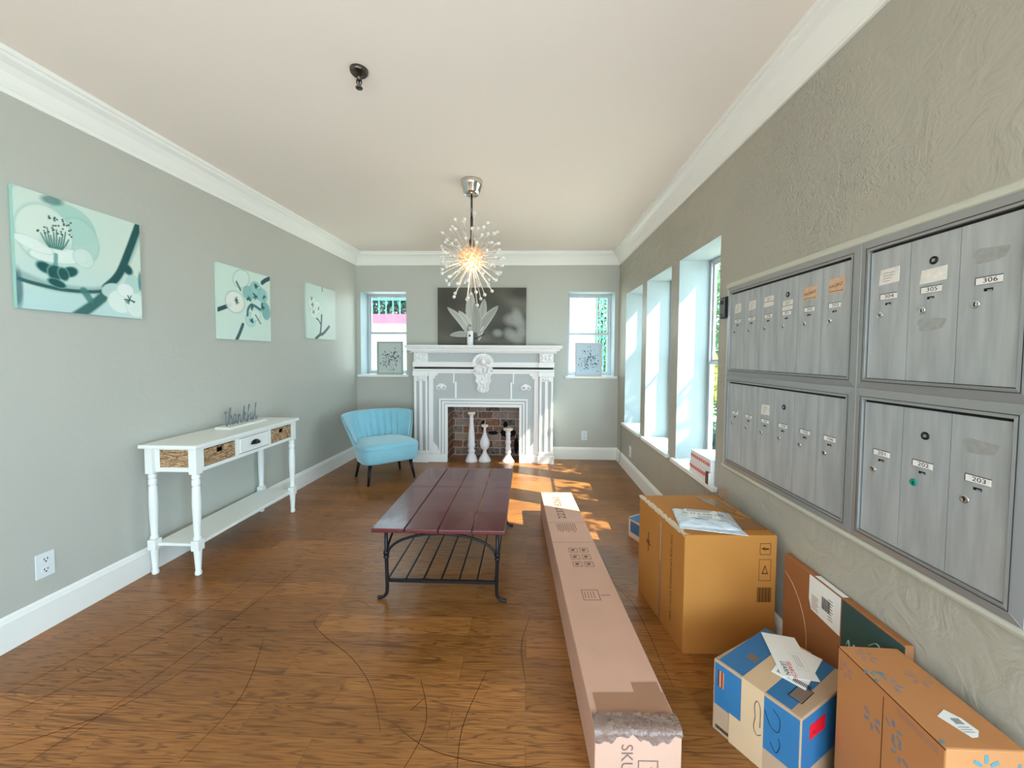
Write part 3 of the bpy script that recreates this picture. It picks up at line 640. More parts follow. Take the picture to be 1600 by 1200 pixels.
for a in ((0.15, 0.80, 0.22, 0.24, 0.4, (208, 226, 214)), (0.40, 0.80, 0.19, 0.16, -0.5, (164, 208, 196)), (0.46, 0.68, 0.15, 0.20, 0.2, (176, 214, 202)), (0.20, 0.66, 0.20, 0.25, 0, (216, 232, 220)), (0.30, 0.50, 0.22, 0.07, 0.15, PW), (0.12, 0.55, 0.14, 0.05, -0.3, PW), (0.48, 0.52, 0.08, 0.09, 0.4, (210, 230, 220))):
    p.blob(*a, 0.9, 0.12); p.ring(*a[:5], (150, 194, 186), 0.5, 0.05)
p.blob(0.26, 0.97, 0.08, 0.04, 0.2, (60, 126, 120), 0.8, 0.6)
p.blob(0.27, 0.60, 0.09, 0.05, 0, (120, 170, 160), 0.5, 0.9); rnd = random.Random(2)
for k in range(10):
    q = -0.09+k*0.02; p.line([(0.27+q*0.5, 0.555), (0.27+q*0.8, 0.60), (0.27+q*1.1, 0.66+0.03*((k*7) % 3))], 0.0055, (44, 116, 110), 0.9, 0.6)
for k in range(34): p.blob(0.27+rnd.uniform(-0.13, 0.13), 0.735+rnd.uniform(-0.07, 0.09), 0.0085, 0.0085, 0, (20, 84, 82), 0.95, 0.4)
p.line([(0.27, 0.50), (0.265, 0.40)], 0.015, (90, 160, 148), 0.9, 0.6)
for a in ((0.19, 0.37, 0.065, 0.045, -0.5), (0.37, 0.37, 0.065, 0.045, 0.5), (0.26, 0.34, 0.055, 0.07, 0), (0.32, 0.34, 0.04, 0.06, 0.2), (0.27, 0.25, 0.07, 0.035, -0.3)):
    p.blob(*a, DT, 1, 0.25); p.ring(*a, (110, 176, 160), 0.7, 0.12)
for a in ((0.72, 0.26, 0.10, 0.07, 0.3, (192, 222, 214)), (0.92, 0.36, 0.08, 0.09, 0, (180, 216, 208)), (0.80, 0.16, 0.13, 0.12, 0, PW), (0.94, 0.14, 0.10, 0.13, 0, (222, 238, 230)), (0.84, 0.28, 0.08, 0.07, 0, (232, 242, 236))):
    p.blob(*a, 0.95, 0.15); p.ring(*a[:5], (170, 208, 200), 0.4, 0.05)
for k in range(12): a = rnd.uniform(0, 6.28); p.line([(0.88, 0.19), (0.88+0.05*math.cos(a), 0.19+0.045*math.sin(a))], 0.006, (30, 90, 90), 0.85, 0.5)
p.blob(0.99, 0.40, 0.02, 0.10, 0, (60, 120, 130), 0.8, 0.5)
ly = lambda y: xl(y)+0.019
canvas('canvas_picture', 'teal canvas of one big blossom and diagonal branch, nearest on left wall', 'canvas picture', p, Face((ly(1.652), 1.652, 1.495), (lv.x, lv.y, 0), (0, 0, 1)), 0.017, (150, 196, 184))
# 2: cluster of blossoms
p = Paint(0.55, 0.545, 170, (208, 230, 218)); rnd = random.Random(4)
p.line([(0.0, 0.38), (0.10, 0.42), (0.22, 0.47)], 0.028, (40, 80, 84), 1, 0.2); p.line([(1.0, 0.98), (0.90, 0.93), (0.83, 0.88)], 0.032, (40, 84, 88), 1, 0.2)
p.line([(0.31, 0.0), (0.37, 0.10), (0.43, 0.22)], 0.026, (50, 96, 96), 1, 0.2)
for a in ((0.30, 0.52, 0.17, 0.15, 0, (232, 238, 226)), (0.42, 0.86, 0.16, 0.12, 0.5, (212, 232, 222)), (0.55, 0.68, 0.11, 0.10, 0, (130, 188, 182)), (0.70, 0.74, 0.12, 0.13, 0.4, (150, 200, 194)), (0.83, 0.68, 0.10, 0.11, 0, (146, 196, 196)), (0.72, 0.52, 0.11, 0.10, 0, (200, 228, 222)), (0.90, 0.46, 0.09, 0.13, 0.2, (112, 176, 172)), (0.58, 0.30, 0.10, 0.10, 0, (178, 218, 208)), (0.68, 0.38, 0.10, 0.08, 0.3, (214, 236, 226))):
    p.blob(*a, 0.9, 0.2); p.ring(*a[:5], (96, 156, 152), 0.45, 0.06)
for cx_, cy_, n in ((0.32, 0.54, 12), (0.55, 0.60, 14), (0.70, 0.80, 12), (0.68, 0.66, 14), (0.60, 0.48, 14), (0.82, 0.52, 16), (0.86, 0.68, 8), (0.60, 0.30, 12)):
    for k in range(n): a = rnd.uniform(0, 6.28); r = rnd.uniform(0.02, 0.055); p.line([(cx_, cy_), (cx_+r*math.cos(a), cy_+r*math.sin(a))], 0.008, (26, 86, 88), 0.85, 0.5)
p.line([(0.52, 0.36), (0.54, 0.46), (0.62, 0.52), (0.78, 0.47)], 0.02, (46, 104, 104), 0.95, 0.4); p.line([(0.33, 0.80), (0.40, 0.70)], 0.016, (50, 98, 98), 0.9, 0.4); p.line([(0.68, 0.38), (0.78, 0.26)], 0.012, (90, 120, 110), 0.9, 0.4)
canvas('canvas_picture', 'teal canvas of clustered blossoms, middle of three on left wall', 'canvas picture', p, Face((ly(2.724), 2.724, 1.405), (lv.x, lv.y, 0), (0, 0, 1)), 0.017, (196, 216, 204))
# 3: single twig
p = Paint(0.55, 0.547, 150, (206, 228, 216)); rnd = random.Random(6)
p.mixin((p.x-0.45)*1.6, (200, 206, 200))  # right part washed out: glare painted into the print colour
for a in ((0.20, 0.66, 0.14, 0.12, 0, (222, 238, 226)), (0.34, 0.60, 0.13, 0.12, 0, (226, 240, 230)), (0.24, 0.48, 0.12, 0.10, 0, (222, 238, 228))):
    p.blob(*a, 0.9, 0.2); p.ring(*a[:5], (150, 190, 180), 0.5, 0.06)
for cx_, cy_ in ((0.20, 0.62), (0.38, 0.58), (0.22, 0.50), (0.17, 0.72)):
    for k in range(9): a = rnd.uniform(0, 6.28); r = rnd.uniform(0.02, 0.05); p.line([(cx_, cy_), (cx_+r*math.cos(a), cy_+r*math.sin(a))], 0.008, (96, 110, 100), 0.8, 0.5)
p.line([(0.28, 0.0), (0.42, 0.08), (0.55, 0.12), (0.75, 0.26)], 0.03, (66, 82, 84), 1, 0.25); p.line([(0.42, 0.08), (0.46, 0.22), (0.49, 0.46)], 0.024, (66, 82, 84), 1, 0.25)
p.line([(0.46, 0.28), (0.38, 0.36), (0.32, 0.38)], 0.016, (70, 88, 86), 1, 0.3); p.line([(0.52, 0.99), (0.52, 0.92)], 0.012, (66, 90, 90), 1, 0.3)
canvas('canvas_picture', 'pale canvas with forked grey twig, farthest on the left wall', 'canvas picture', p, Face((ly(3.79), 3.79, 1.456), (lv.x, lv.y, 0), (0, 0, 1)), 0.017, (200, 214, 204), rough=attr_material('canvas_print_glossy', 0.32))
# 4: grey magnolia over the mantel
p = Paint(1.10, 0.715, 260, (88, 86, 76)); rnd = random.Random(11)
for k in range(70):
    g = rnd.choice(((62, 60, 50), (104, 100, 90), (54, 52, 44), (116, 114, 106), (84, 84, 70), (96, 94, 84))); p.blob(rnd.random(), rnd.random(), rnd.uniform(0.06, 0.18), rnd.uniform(0.08, 0.22), rnd.uniform(0, 3), g, 0.6, 1.3)
p.blob(0.12, 0.75, 0.16, 0.4, 0.1, (50, 47, 38), 0.8, 1.2); p.blob(0.28, 0.30, 0.12, 0.2, 0, (48, 45, 38), 0.7, 1.2); p.blob(0.95, 0.92, 0.15, 0.12, 0, (46, 45, 38), 0.8, 1.0); p.blob(0.72, 0.6, 0.1, 0.25, 0.5, (62, 60, 54), 0.7, 1.2)
for a in ((0.85, 0.45, 0.09, 0.10), (0.90, 0.52, 0.05, 0.12), (0.93, 0.38, 0.06, 0.10), (0.82, 0.20, 0.06, 0.10), (0.90, 0.14, 0.07, 0.10), (0.95, 0.24, 0.05, 0.08), (0.68, 0.22, 0.05, 0.06)):
    p.blob(*a, 0.2, (156, 158, 152), 0.75, 0.9)
def petal(pts_c, w0, col, edge):
    P = spline([(a, b, 0) for a, b in pts_c], 8); n = len(P)
    d = np.full(p.x.shape, 9.0)
    for i, q in enumerate(P):
        s_ = i/(n-1); w_ = w0*max(0.06, math.sin(PI*min(1, 0.12+s_*0.88)))**0.8; d = np.minimum(d, np.hypot((p.x-q.x), (p.y-q.y)*0.66)/w_)
    p.mixin(np.clip((1.06-d)/0.06, 0, 1), edge); p.mixin(np.clip((0.94-d)/0.12, 0, 1), col)
    p.line(pts_c, 0.004, (128, 128, 120), 0.5, 0.8)
petal([(0.42, 0.12), (0.38, 0.60), (0.38, 0.92)], 0.060, (186, 186, 178), (204, 204, 196)); petal([(0.46, 0.12), (0.50, 0.5), (0.53, 0.80)], 0.052, (172, 172, 164), (200, 200, 192))
petal([(0.36, 0.22), (0.28, 0.42), (0.11, 0.66)], 0.045, (182, 184, 176), (212, 212, 204)); petal([(0.38, 0.28), (0.32, 0.45), (0.24, 0.60)], 0.036, (196, 196, 188), (214, 214, 206))
petal([(0.45, 0.20), (0.55, 0.45), (0.68, 0.68)], 0.050, (160, 160, 152), (212, 212, 204)); petal([(0.43, 0.15), (0.44, 0.45), (0.42, 0.74)], 0.055, (158, 158, 150), (180, 180, 172))
petal([(0.36, 0.19), (0.25, 0.20), (0.14, 0.18)], 0.032, (170, 172, 162), (196, 196, 188))
p.line([(0.42, 0.0), (0.43, 0.12), (0.42, 0.2)], 0.03, (96, 96, 90), 1, 0.4); p.line([(0.42, 0.12), (0.48, 0.16), (0.53, 0.20)], 0.008, (26, 26, 24), 1, 0.4); p.line([(0.49, 0.26), (0.52, 0.33)], 0.006, (216, 216, 208), 1, 0.4)
canvas('canvas_picture', 'grey magnolia photograph canvas standing on the mantel shelf', 'canvas picture', p, Face((-1.127, 4.84, 1.4155), (1, 0, 0), (0, 0, 1)), 0.035, (52, 50, 44))
# white tag-like bottle in front of it
t = thing('bottle', 'slim white bottle with small dark emblem and hook, on mantel shelf', 'bottle', (-0.70, 4.70, 1.4155))
MB().lathe([(0.001, 0), (0.036, 0), (0.038, 0.004), (0.038, 0.165), (0.034, 0.172), (0.001, 0.174)], mat('white_ceramic', (240, 240, 238), 0.3), seg=24).build('bottle_body', t)
b = MB(); b.tube(spline([(-0.012, 0, 0.172), (-0.028, 0, 0.20), (-0.022, 0, 0.235), (0.0, 0, 0.245), (0.008, 0, 0.225)], 6), 0.004, M_BLACK, 8); b.build('wire_hook', t)
b = MB(); Fe = Face((0, -0.0375, 0), (1, 0, 0), (0, 0, 1)); b.plate(Fe, [(0, 0.098), (0.012, 0.112), (0.012, 0.122), (0.004, 0.124), (0, 0.118), (-0.004, 0.124), (-0.012, 0.122), (-0.012, 0.112)], M_DARK, 0.001, 0.0015)
b.rect(Fe, -0.002, 0.002, 0.118, 0.14, M_DARK, 0.001, 0.0015); b.build('emblem', t)

# framed dot prints on the back window sills
def dot_frame(x, z, w, h, label, fcol, icol, seed):
    t = thing('picture_frame', label, 'framed picture', (x, D+0.045, z), 0)
    mf = mat('frame_%d' % seed, fcol, 0.5); mi = mat('frame_mat_%d' % seed, icol, 0.3); F0 = Face((0, 0, 0), (1, 0, 0), (0, 0, 1)); rnd = random.Random(seed)
    b = MB(); b.frame(F0, -w/2, w/2, 0, h, 0.022, mf, 0.022, 0.0); b.build('frame', t, bevel=0.002)
    b = MB(); b.rect(F0, -w/2+0.018, w/2-0.018, 0.018, h-0.018, mi, 0.008, 0.001)
    for k in range(150):
        a = rnd.gauss(0, w*0.22); c = h*0.47+rnd.gauss(0, h*0.16); r = rnd.choice((0.003, 0.004, 0.006, 0.008))
        if abs(a) > w/2-0.04 or abs(c-h/2) > h/2-0.05: continue
        m = rnd.choice((M_DARK, mat('dot_blue', (92, 112, 140), 0.6), mat('dot_grey', (120, 130, 136), 0.6), mat('dot_navy', (54, 66, 88), 0.6)))
        b.plate(F0, [(a+r*math.cos(q), c+r*math.sin(q)) for q in [2*PI*i/7 for i in range(7)]], m, 0.0008, 0.009)
        if k % 4 == 0: b.rect(F0, a-0.0008, a+0.0008, c-0.04, c, mat('dot_grey', (120, 130, 136), 0.6), 0.0004, 0.009)
    b.build('dotted_print', t); return t
dot_frame(-1.755, BZ[0]+0.0065, 0.335, 0.42, 'grey-green framed print of dark dots on the left back window sill', (168, 176, 168), (196, 206, 200), 21)
dot_frame(0.755, BZ[0]+0.0065, 0.335, 0.415, 'pale framed print of blue dots on the right back window sill', (206, 204, 206), (190, 210, 222), 22)

# ================================================================== CHANDELIER
def chandelier(x, y):
    t = thing('chandelier', 'clear crystal burst chandelier with glowing amber core hanging from ceiling', 'chandelier', (x, y, 2.0))
    dz = CEIL-2.0
    MB().lathe([(0.045, dz-0.105), (0.062, dz-0.085), (0.072, dz-0.04), (0.078, dz-0.035), (0.080, dz-0.001), (0.001, dz)][::1], M_CHROME, seg=28).build('ceiling_canopy', t)
    b = MB(); b.tube([(0, 0, dz-0.10), (0, 0, 0.30)], 0.008, M_BRASSY, 10); b.tube([(0, 0, 0.30), (0, 0, 0.07)], 0.010, M_BRASSY, 10); b.lathe([(0.02, 0.075), (0.02, 0.13), (0.012, 0.15)], M_BRASSY, seg=16); b.build('stem', t)
    MC = mat('crystal', (255, 252, 248), 0.08, trans=0.62, ior=1.45, spec=0.8); MCB = mat('crystal_core', (255, 226, 190), 0.25, trans=0.6, ior=1.3)
    b = MB(); r0 = 0.085; n = 90
    for i in range(n):
        z = 1-2*(i+0.5)/n; a = i*2.39996; q = math.sqrt(1-z*z); b.ball((r0*q*math.cos(a), r0*q*math.sin(a), r0*z), 0.0125, MCB, 6, 4)
    b.build('beaded_core', t)
    b = MB(); b.lathe([(0.001, -0.035), (0.016, -0.03), (0.022, -0.012), (0.016, 0.01), (0.010, 0.03), (0.010, 0.06)], mat('bulb_glow', (255, 214, 150), 0.3, emit=(255, 190, 100), estr=2.6), seg=16); b.build('bulb', t)
    l = bpy.data.lights.new('bulb_light', 'POINT'); l.energy = 1.8; l.color = (1.0, 0.74, 0.45); l.shadow_soft_size = 0.03
    lo = bpy.data.objects.new('bulb_light', l); COL.objects.link(lo); lo.location = (x, y, 2.0-0.05)
    n = 98
    for i in range(n):
        z = 1-2*(i+0.5)/n; a = i*2.39996+0.3; q = math.sqrt(1-z*z); d = Vector((q*math.cos(a), q*math.sin(a), z))
        L = 1/math.sqrt((q/0.245)**2+(z/0.345)**2)*random.uniform(0.86, 1.03)
        if z > 0.97: continue
        d2 = d.orthogonal().normalized(); b = MB(); p0 = d*0.08; p1 = d*(L-0.022)
        b.tube([p0, p1, d*(L-0.020), d*(L-0.010), d*(L-0.002), d*(L+0.003)], [0.0026, 0.0030, 0.0085, 0.0130, 0.0105, 0.004], MC, 8); b.build('crystal_spike', t)
chandelier(-0.418, 2.872)

# sprinkler head
t = thing('sprinkler_head', 'dark metal fire sprinkler head on the ceiling', 'sprinkler', (-0.759, 1.761, CEIL))
MB().lathe([(0.001, -0.022), (0.018, -0.022), (0.024, -0.016), (0.030, -0.020), (0.038, -0.012), (0.040, -0.0005), (0.001, 0)], M_BRASSY, seg=28).build('escutcheon', t)
b = MB(); b.tube([(0, 0, -0.015), (0, 0, -0.045)], 0.010, M_BRASSY, 12)
for s_ in (-1, 1): b.tube([(s_*0.009, 0, -0.04), (s_*0.011, 0, -0.055), (s_*0.003, 0, -0.075)], 0.003, M_BRASSY, 6)
b.tube([(0, 0, -0.045), (0, 0, -0.075)], 0.004, M_BRASSY, 8); b.build('nozzle', t)
MB().lathe([(0.001, -0.082), (0.014, -0.081), (0.016, -0.077), (0.001, -0.074)], M_BRASSY, seg=20).build('deflector', t)

# ================================================================== CONSOLE TABLE
CX0, CX1, CY0, CY1, CZ = -2.225, -1.885, 2.135, 3.145, 0.775
t = thing('console_table', 'white console table with wicker baskets and lower shelf, on left wall', 'console table', ((CX0+CX1)/2, (CY0+CY1)/2, 0))
hx, hy = (CX1-CX0)/2, (CY1-CY0)/2
M_WICK = mat('wicker', (176, 132, 92), 0.8); N, L, bs = nodes_of(M_WICK)
tc = N.new('ShaderNodeTexCoord'); mp = N.new('ShaderNodeMapping'); mp.inputs['Scale'].default_value = (14, 14, 70); L.new(tc.outputs['Object'], mp.inputs[0])
nz = N.new('ShaderNodeTexNoise'); nz.inputs['Scale'].default_value = 2.4; nz.inputs['Detail'].default_value = 3; nz.inputs['Distortion'].default_value = 1.0; L.new(mp.outputs[0], nz.inputs['Vector'])
cr = N.new('ShaderNodeValToRGB'); cr.color_ramp.elements[0].position = 0.34; cr.color_ramp.elements[0].color = srgb((84, 52, 32)); cr.color_ramp.elements[1].position = 0.60; cr.color_ramp.elements[1].color = srgb((214, 176, 134))
L.new(nz.outputs['Fac'], cr.inputs[0]); L.new(cr.outputs[0], bs.inputs['Base Color'])
bp = N.new('ShaderNodeBump'); bp.inputs['Strength'].default_value = 0.9; bp.inputs['Distance'].default_value = 0.008; L.new(nz.outputs['Fac'], bp.inputs['Height']); L.new(bp.outputs[0], bs.inputs['Normal'])
MB().box(-hx, hx, -hy, hy, CZ-0.022, CZ, M_WHITE).build('table_top', t, bevel=0.004, seg=3)
lx, ly_ = hx-0.040, hy-0.045
for sx in (-1, 1):
    for sy in (-1, 1):
        b = MB(); x, y = sx*lx, sy*ly_; q = 0.023
        b.box(x-q, x+q, y-q, y+q, 0.600, CZ-0.022, M_WHITE)
        b.lathe([(0.016, 0.60), (0.021, 0.59), (0.021, 0.575), (0.017, 0.57), (0.021, 0.562), (0.021, 0.535), (0.016, 0.53), (0.020, 0.522), (0.022, 0.46), (0.0225, 0.42), (0.019, 0.30), (0.016, 0.235), (0.021, 0.225), (0.021, 0.215), (0.016, 0.21)][::-1], M_WHITE, (x, y, 0), 20)
        b.box(x-q, x+q, y-q, y+q, 0.150, 0.210, M_WHITE)
        b.lathe([(0.013, 0.0), (0.017, 0.004), (0.018, 0.020), (0.014, 0.028), (0.020, 0.13), (0.022, 0.15)], M_WHITE, (x, y, 0), 20)
        b.build('leg', t, bevel=0.002)
MB().box(-lx, lx, -ly_, ly_, 0.168, 0.186, M_WHITE).build('shelf', t, bevel=0.003)
# apron: rails and dividers leave three front bays
b = MB(); z0, z1 = 0.610, CZ-0.022; xi = hx-0.030; xo = hx-0.018
b.box(xi-0.004, xo, -ly_+0.02, ly_-0.02, z1-0.016, z1, M_WHITE); b.box(xi-0.004, xo, -ly_+0.02, ly_-0.02, z0, z0+0.022, M_WHITE)
bays = [(-ly_+0.035, -0.175), (-0.145, 0.145), (0.175, ly_-0.035)]
for a, c in ((-ly_+0.02, -ly_+0.035), (-0.175, -0.145), (0.145, 0.175), (ly_-0.035, ly_-0.02)): b.box(xi-0.004, xo, a, c, z0+0.022, z1-0.016, M_WHITE)
b.box(-xo, -xi+0.004, -ly_+0.02, ly_-0.02, z0, z1, M_WHITE); b.box(-xi, xi, -ly_, ly_, z0, z0+0.008, M_WHITE)
for sy in (-1, 1):
    y = sy*(ly_+0.004); b.box(-lx+0.02, lx-0.02, min(y, y-sy*0.012), max(y, y-sy*0.012), z1-0.014, z1, M_WHITE); b.box(-lx+0.02, lx-0.02, min(y, y-sy*0.012), max(y, y-sy*0.012), z0, z0+0.026, M_WHITE)
    b.box(-lx+0.02, -lx+0.05, min(y, y-sy*0.012), max(y, y-sy*0.012), z0+0.026, z1-0.014, M_WHITE)
b.build('apron', t, bevel=0.001)
for k, (a, c) in enumerate(bays):
    if k == 1:
        b = MB(); b.box(0.02, xo+0.002, a+0.004, c-0.004, z0+0.026, z1-0.019, M_WHITE); dr = b.build('drawer', t, bevel=0.002)
        Fd = Face((xo+0.002, 0, 0), (0, 1, 0), (0, 0, 1)); b = MB(); b.frame(Fd, a+0.008, c-0.008, z0+0.030, z1-0.023, 0.018, M_WHITE, 0.003, 0.0); b.build('drawer_frame', dr, bevel=0.001)
        b = MB(); xc = xo+0.004; zc = (z0+z1)/2-0.006
        vs = []; fs = []; n = 12; m_ = 6
        for i in range(n+1):
            th = PI*i/n
            for j in range(m_+1):
                ph = PI/2*j/m_; vs.append((xc+0.022*math.sin(th)*math.sin(ph)+0.001, 0.042*math.cos(th), zc+0.028*math.sin(th)*math.cos(ph)))
        for i in range(n):
            for j in range(m_): k2 = i*(m_+1)+j; fs.append((k2, k2+1, k2+m_+2, k2+m_+1))
        b.add(vs, fs, M_BLACK, True); h_ = b.build('cup_handle', dr); md = h_.modifiers.new('s', 'SOLIDIFY'); md.thickness = 0.002
    else:
        b = MB(); y_0, y_1 = a+0.006, c-0.006; zb, zt = z0+0.026, z1-0.022
        # basket body open at the top with a handle cut-out in front
        yc = (y_0+y_1)/2
        b.box(-xi+0.01, xo-0.014, y_0, y_1, zb, zb+0.01, M_WICK)
        ya, yb_ = (min(y_0, -ly_-0.006), y_1) if k == 0 else (y_0, y_1)
        b.box(-xi+0.05, xo-0.014, y_0, y_0+0.01, zb, zt, M_WICK); b.box(-xi+0.05, xo-0.014, y_1-0.01, y_1, zb, zt, M_WICK)
        b.box(xo-0.014, xo-0.002, y_0, yc-0.028, zb, zt, M_WICK); b.box(xo-0.014, xo-0.002, yc+0.028, y_1, zb, zt, M_WICK); b.box(xo-0.014, xo-0.002, yc-0.028, yc+0.028, zb, zt-0.038, M_WICK)
        b.box(xo-0.013, xo-0.004, yc-0.028, yc+0.028, zt-0.007, zt, M_WICK); b.box(0.03, 0.04, y_0, y_1, zb, zt, mat('basket_inside', (30, 22, 18), 0.9))
        bk = b.build('basket', t)
        if k == 0:
            b = MB(); b.box(-lx+0.045, lx-0.022, -ly_-0.003, -ly_+0.012, zb, z1-0.014, M_WICK); b.build('basket_side_weave', bk)
# "thankful" sign
t = thing('word_sign', "grey cut-out script sign reading thankful on white base", 'sign', (-2.10, 2.80, CZ))
MB().box(-0.055, 0.055, -0.20, 0.18, 0, 0.016, M_WHITE).build('sign_base', t, bevel=0.002)
Ft = Face((0.0, -0.175, 0.018), (0, 1, 0), (0, 0, 1)); M_SIGN = mat('sign_grey', (112, 118, 124), 0.4, metal=0.3)
strokes = [  # x, height in units of cm, condensed handwriting
 [(0.6, 12), (0.9, 6), (1.0, 1.0), (1.8, 0.3), (2.8, 3.5), (4.2, 12.5), (5.2, 15), (5.3, 12), (4.4, 5), (4.0, 0.2), (4.3, 3), (5.5, 6), (6.2, 4), (6.3, 0.8), (7.2, 0.8), (8.0, 3)],
 [(-0.6, 9.6), (2.2, 10.2)],
 [(10.0, 5.4), (8.8, 6.2), (7.8, 3), (8.6, 0.4), (9.8, 3), (10.2, 5.8), (10.2, 1.6), (10.9, 0.4), (11.8, 2.4), (12.0, 6), (12.0, 0.2), (12.3, 3), (13.4, 6), (14.1, 4), (14.2, 0.8), (15.0, 0.6), (16.2, 4), (17.6, 12.5), (18.2, 14.2), (18.2, 11), (17.2, 5), (16.9, 0), (17.2, 2.6)],
 [(17.1, 3.6), (18.4, 6.4), (19.2, 5.4), (17.8, 3.6), (19.2, 0.8), (20.4, 1.6), (22.0, 8), (23.2, 14.5), (22.6, 15.2), (22.0, 11), (21.5, 2), (21.0, -0.9), (20.6, 0.4), (22.5, 3.2), (23.8, 4.4), (24.2, 5.8), (24.0, 1.6), (24.8, 0.5), (26.0, 3), (26.3, 5.8), (26.2, 1.4), (27.0, 0.6), (28.4, 5), (30.0, 14), (30.4, 15.4), (29.6, 15), (29.1, 9), (29.2, 2), (30.0, 0.4), (31.2, 2.6)]]
b = MB()
for s_ in strokes: b.tube(spline([Ft.p(a*0.0104, 0.0098*(max(z, 0)*1.15 if z < 6.5 else 7.5+(z-6.5)*0.60)+(0 if z >= 0 else -0.002), 0) for a, z in s_], 6), 0.0034, M_SIGN, 6)
b.build('script_letters', t)

# ================================================================== COFFEE TABLE
TX0, TX1, TY0, TY1, TZ = -0.790, -0.106, 1.915, 3.00, 0.42
t = thing('coffee_table', 'dark red plank coffee table on black iron frame', 'coffee table', ((TX0+TX1)/2, (TY0+TY1)/2, 0)); hx, hy = (TX1-TX0)/2, (TY1-TY0)/2
M_RW = mat('mahogany', (92, 36, 38), 0.22, spec=0.55, var=0.10, vscale=8, stretch=(6, 0.6, 6), coat=0.2)
for k in range(4):
    w_ = 2*hx/4; b = MB(); b.box(-hx+k*w_+0.0025, -hx+(k+1)*w_-0.0025, -hy, hy, TZ-0.022, TZ, M_RW); b.build('plank', t, bevel=0.004, seg=3)
fx, fy = 0.295, 0.455
b = MB(); b.box(-fx-0.01, fx+0.01, -fy-0.01, -fy+0.012, TZ-0.034, TZ-0.022, M_BLACK); b.box(-fx-0.01, fx+0.01, fy-0.012, fy+0.01, TZ-0.034, TZ-0.022, M_BLACK)
for sx in (-1, 1): b.box(sx*fx-0.01, sx*fx+0.01, -fy, fy, TZ-0.034, TZ-0.022, M_BLACK)
b.build('frame_rail', t)
for sx in (-1, 1):
    for sy in (-1, 1):
        b = MB(); x, y = sx*fx, sy*fy
        b.tube([(x, y, TZ-0.03), (x, y, 0.26), (x-sx*0.004, y, 0.10)]+[tuple(q) for q in spline([(x-sx*0.004, y, 0.08), (x-sx*0.002, y, 0.04), (x+sx*0.010, y, 0.018), (x+sx*0.030, y, 0.010), (x+sx*0.048, y, 0.009)], 4)], [0.010]*3+[0.0095]*12+[0.0095]*3+[0.011, 0.008], M_BLACK, 10, flat=0.9)
        b.lathe([(0.015, 0.245), (0.015, 0.262), (0.010, 0.264)], M_BLACK, (x, y, 0), 12); b.lathe([(0.013, 0.225), (0.016, 0.23), (0.012, 0.24)], M_BLACK, (x, y, 0), 12)
        b.build('leg', t)
for sy in (-1, 1):
    y = sy*fy; pts = [(fx*0.97*math.cos(a), y, 0.245+0.115*math.sin(a)) for a in [PI*i/20 for i in range(21)]]
    b = MB(); b.tube(pts, 0.007, M_BLACK, 8); b.build('end_arch', t)
for sx in (-1, 1):
    x = sx*fx; pts = [(x, fy*0.98*math.cos(a), 0.245+0.115*math.sin(a)) for a in [PI*i/24 for i in range(25)]]
    b = MB(); b.tube(pts, 0.006, M_BLACK, 8); b.build('side_arch', t)
b = MB()
for sy in (-1, 1): MB().box(-fx, fx, sy*fy-0.006, sy*fy+0.006, 0.096, 0.112, M_BLACK).build('shelf_rail', t)
for i in range(7):
    x = -fx+0.012+(2*fx-0.024)*i/6.0; b = MB(); b.box(x-0.004, x+0.004, -fy, fy, 0.112, 0.118, M_BLACK); b.build('shelf_slat', t)

# ================================================================== ARMCHAIR
t = thing('accent_chair', 'light blue velvet channel-back slipper chair with black legs', 'chair', (-1.50, 4.03, 0), math.radians(40))
M_VEL = mat('blue_velvet', (132, 188, 204), 0.75, sheen=0.6, var=0.05, vscale=5, spec=0.2)
def ring_pts(z, w, d, yo=0.0, n=36, e=0.32):
    out = []
    for i in range(n):
        a = 2*PI*i/n; c, s_ = math.cos(a), math.sin(a)
        x = w*math.copysign(abs(c)**e, c); y = d*math.copysign(abs(s_)**e, s_)
        if y > 0: x *= 1-0.16*(y/d)            # narrower at the back
        out.append(Vector((x, y+yo, z)))
    return out
def loft(b, rings, m):
    n = len(rings[0]); vs = [p for r in rings for p in r]; fs = []
    for k in range(len(rings)-1):
        for i in range(n): j = (i+1) % n; fs.append((k*n+i, k*n+j, (k+1)*n+j, (k+1)*n+i))
    fs.append(tuple(range(n-1, -1, -1))); fs.append(tuple((len(rings)-1)*n+i for i in range(n))); b.add(vs, fs, m, True)
b = MB(); sw, sd = 0.292, 0.258
loft(b, [ring_pts(0.215, sw*0.90, sd*0.90), ring_pts(0.22, sw*0.96, sd*0.96), ring_pts(0.24, sw*0.985, sd*0.985), ring_pts(0.355, sw, sd), ring_pts(0.362, sw*0.985, sd*0.985)], M_VEL); b.build('seat_base', t)
b = MB(); loft(b, [ring_pts(0.355, sw*0.98, sd*0.98), ring_pts(0.368, sw*1.0, sd*1.0), ring_pts(0.388, sw*0.985, sd*0.985), ring_pts(0.405, sw*0.90, sd*0.90), ring_pts(0.415, sw*0.72, sd*0.72), ring_pts(0.42, sw*0.4, sd*0.4)], M_VEL); b.build('seat_cushion', t)
b = MB(); b.tube([p for p in ring_pts(0.362, sw*1.005, sd*1.005)], 0.005, M_VEL, 6, closed=True); b.build('piping', t)
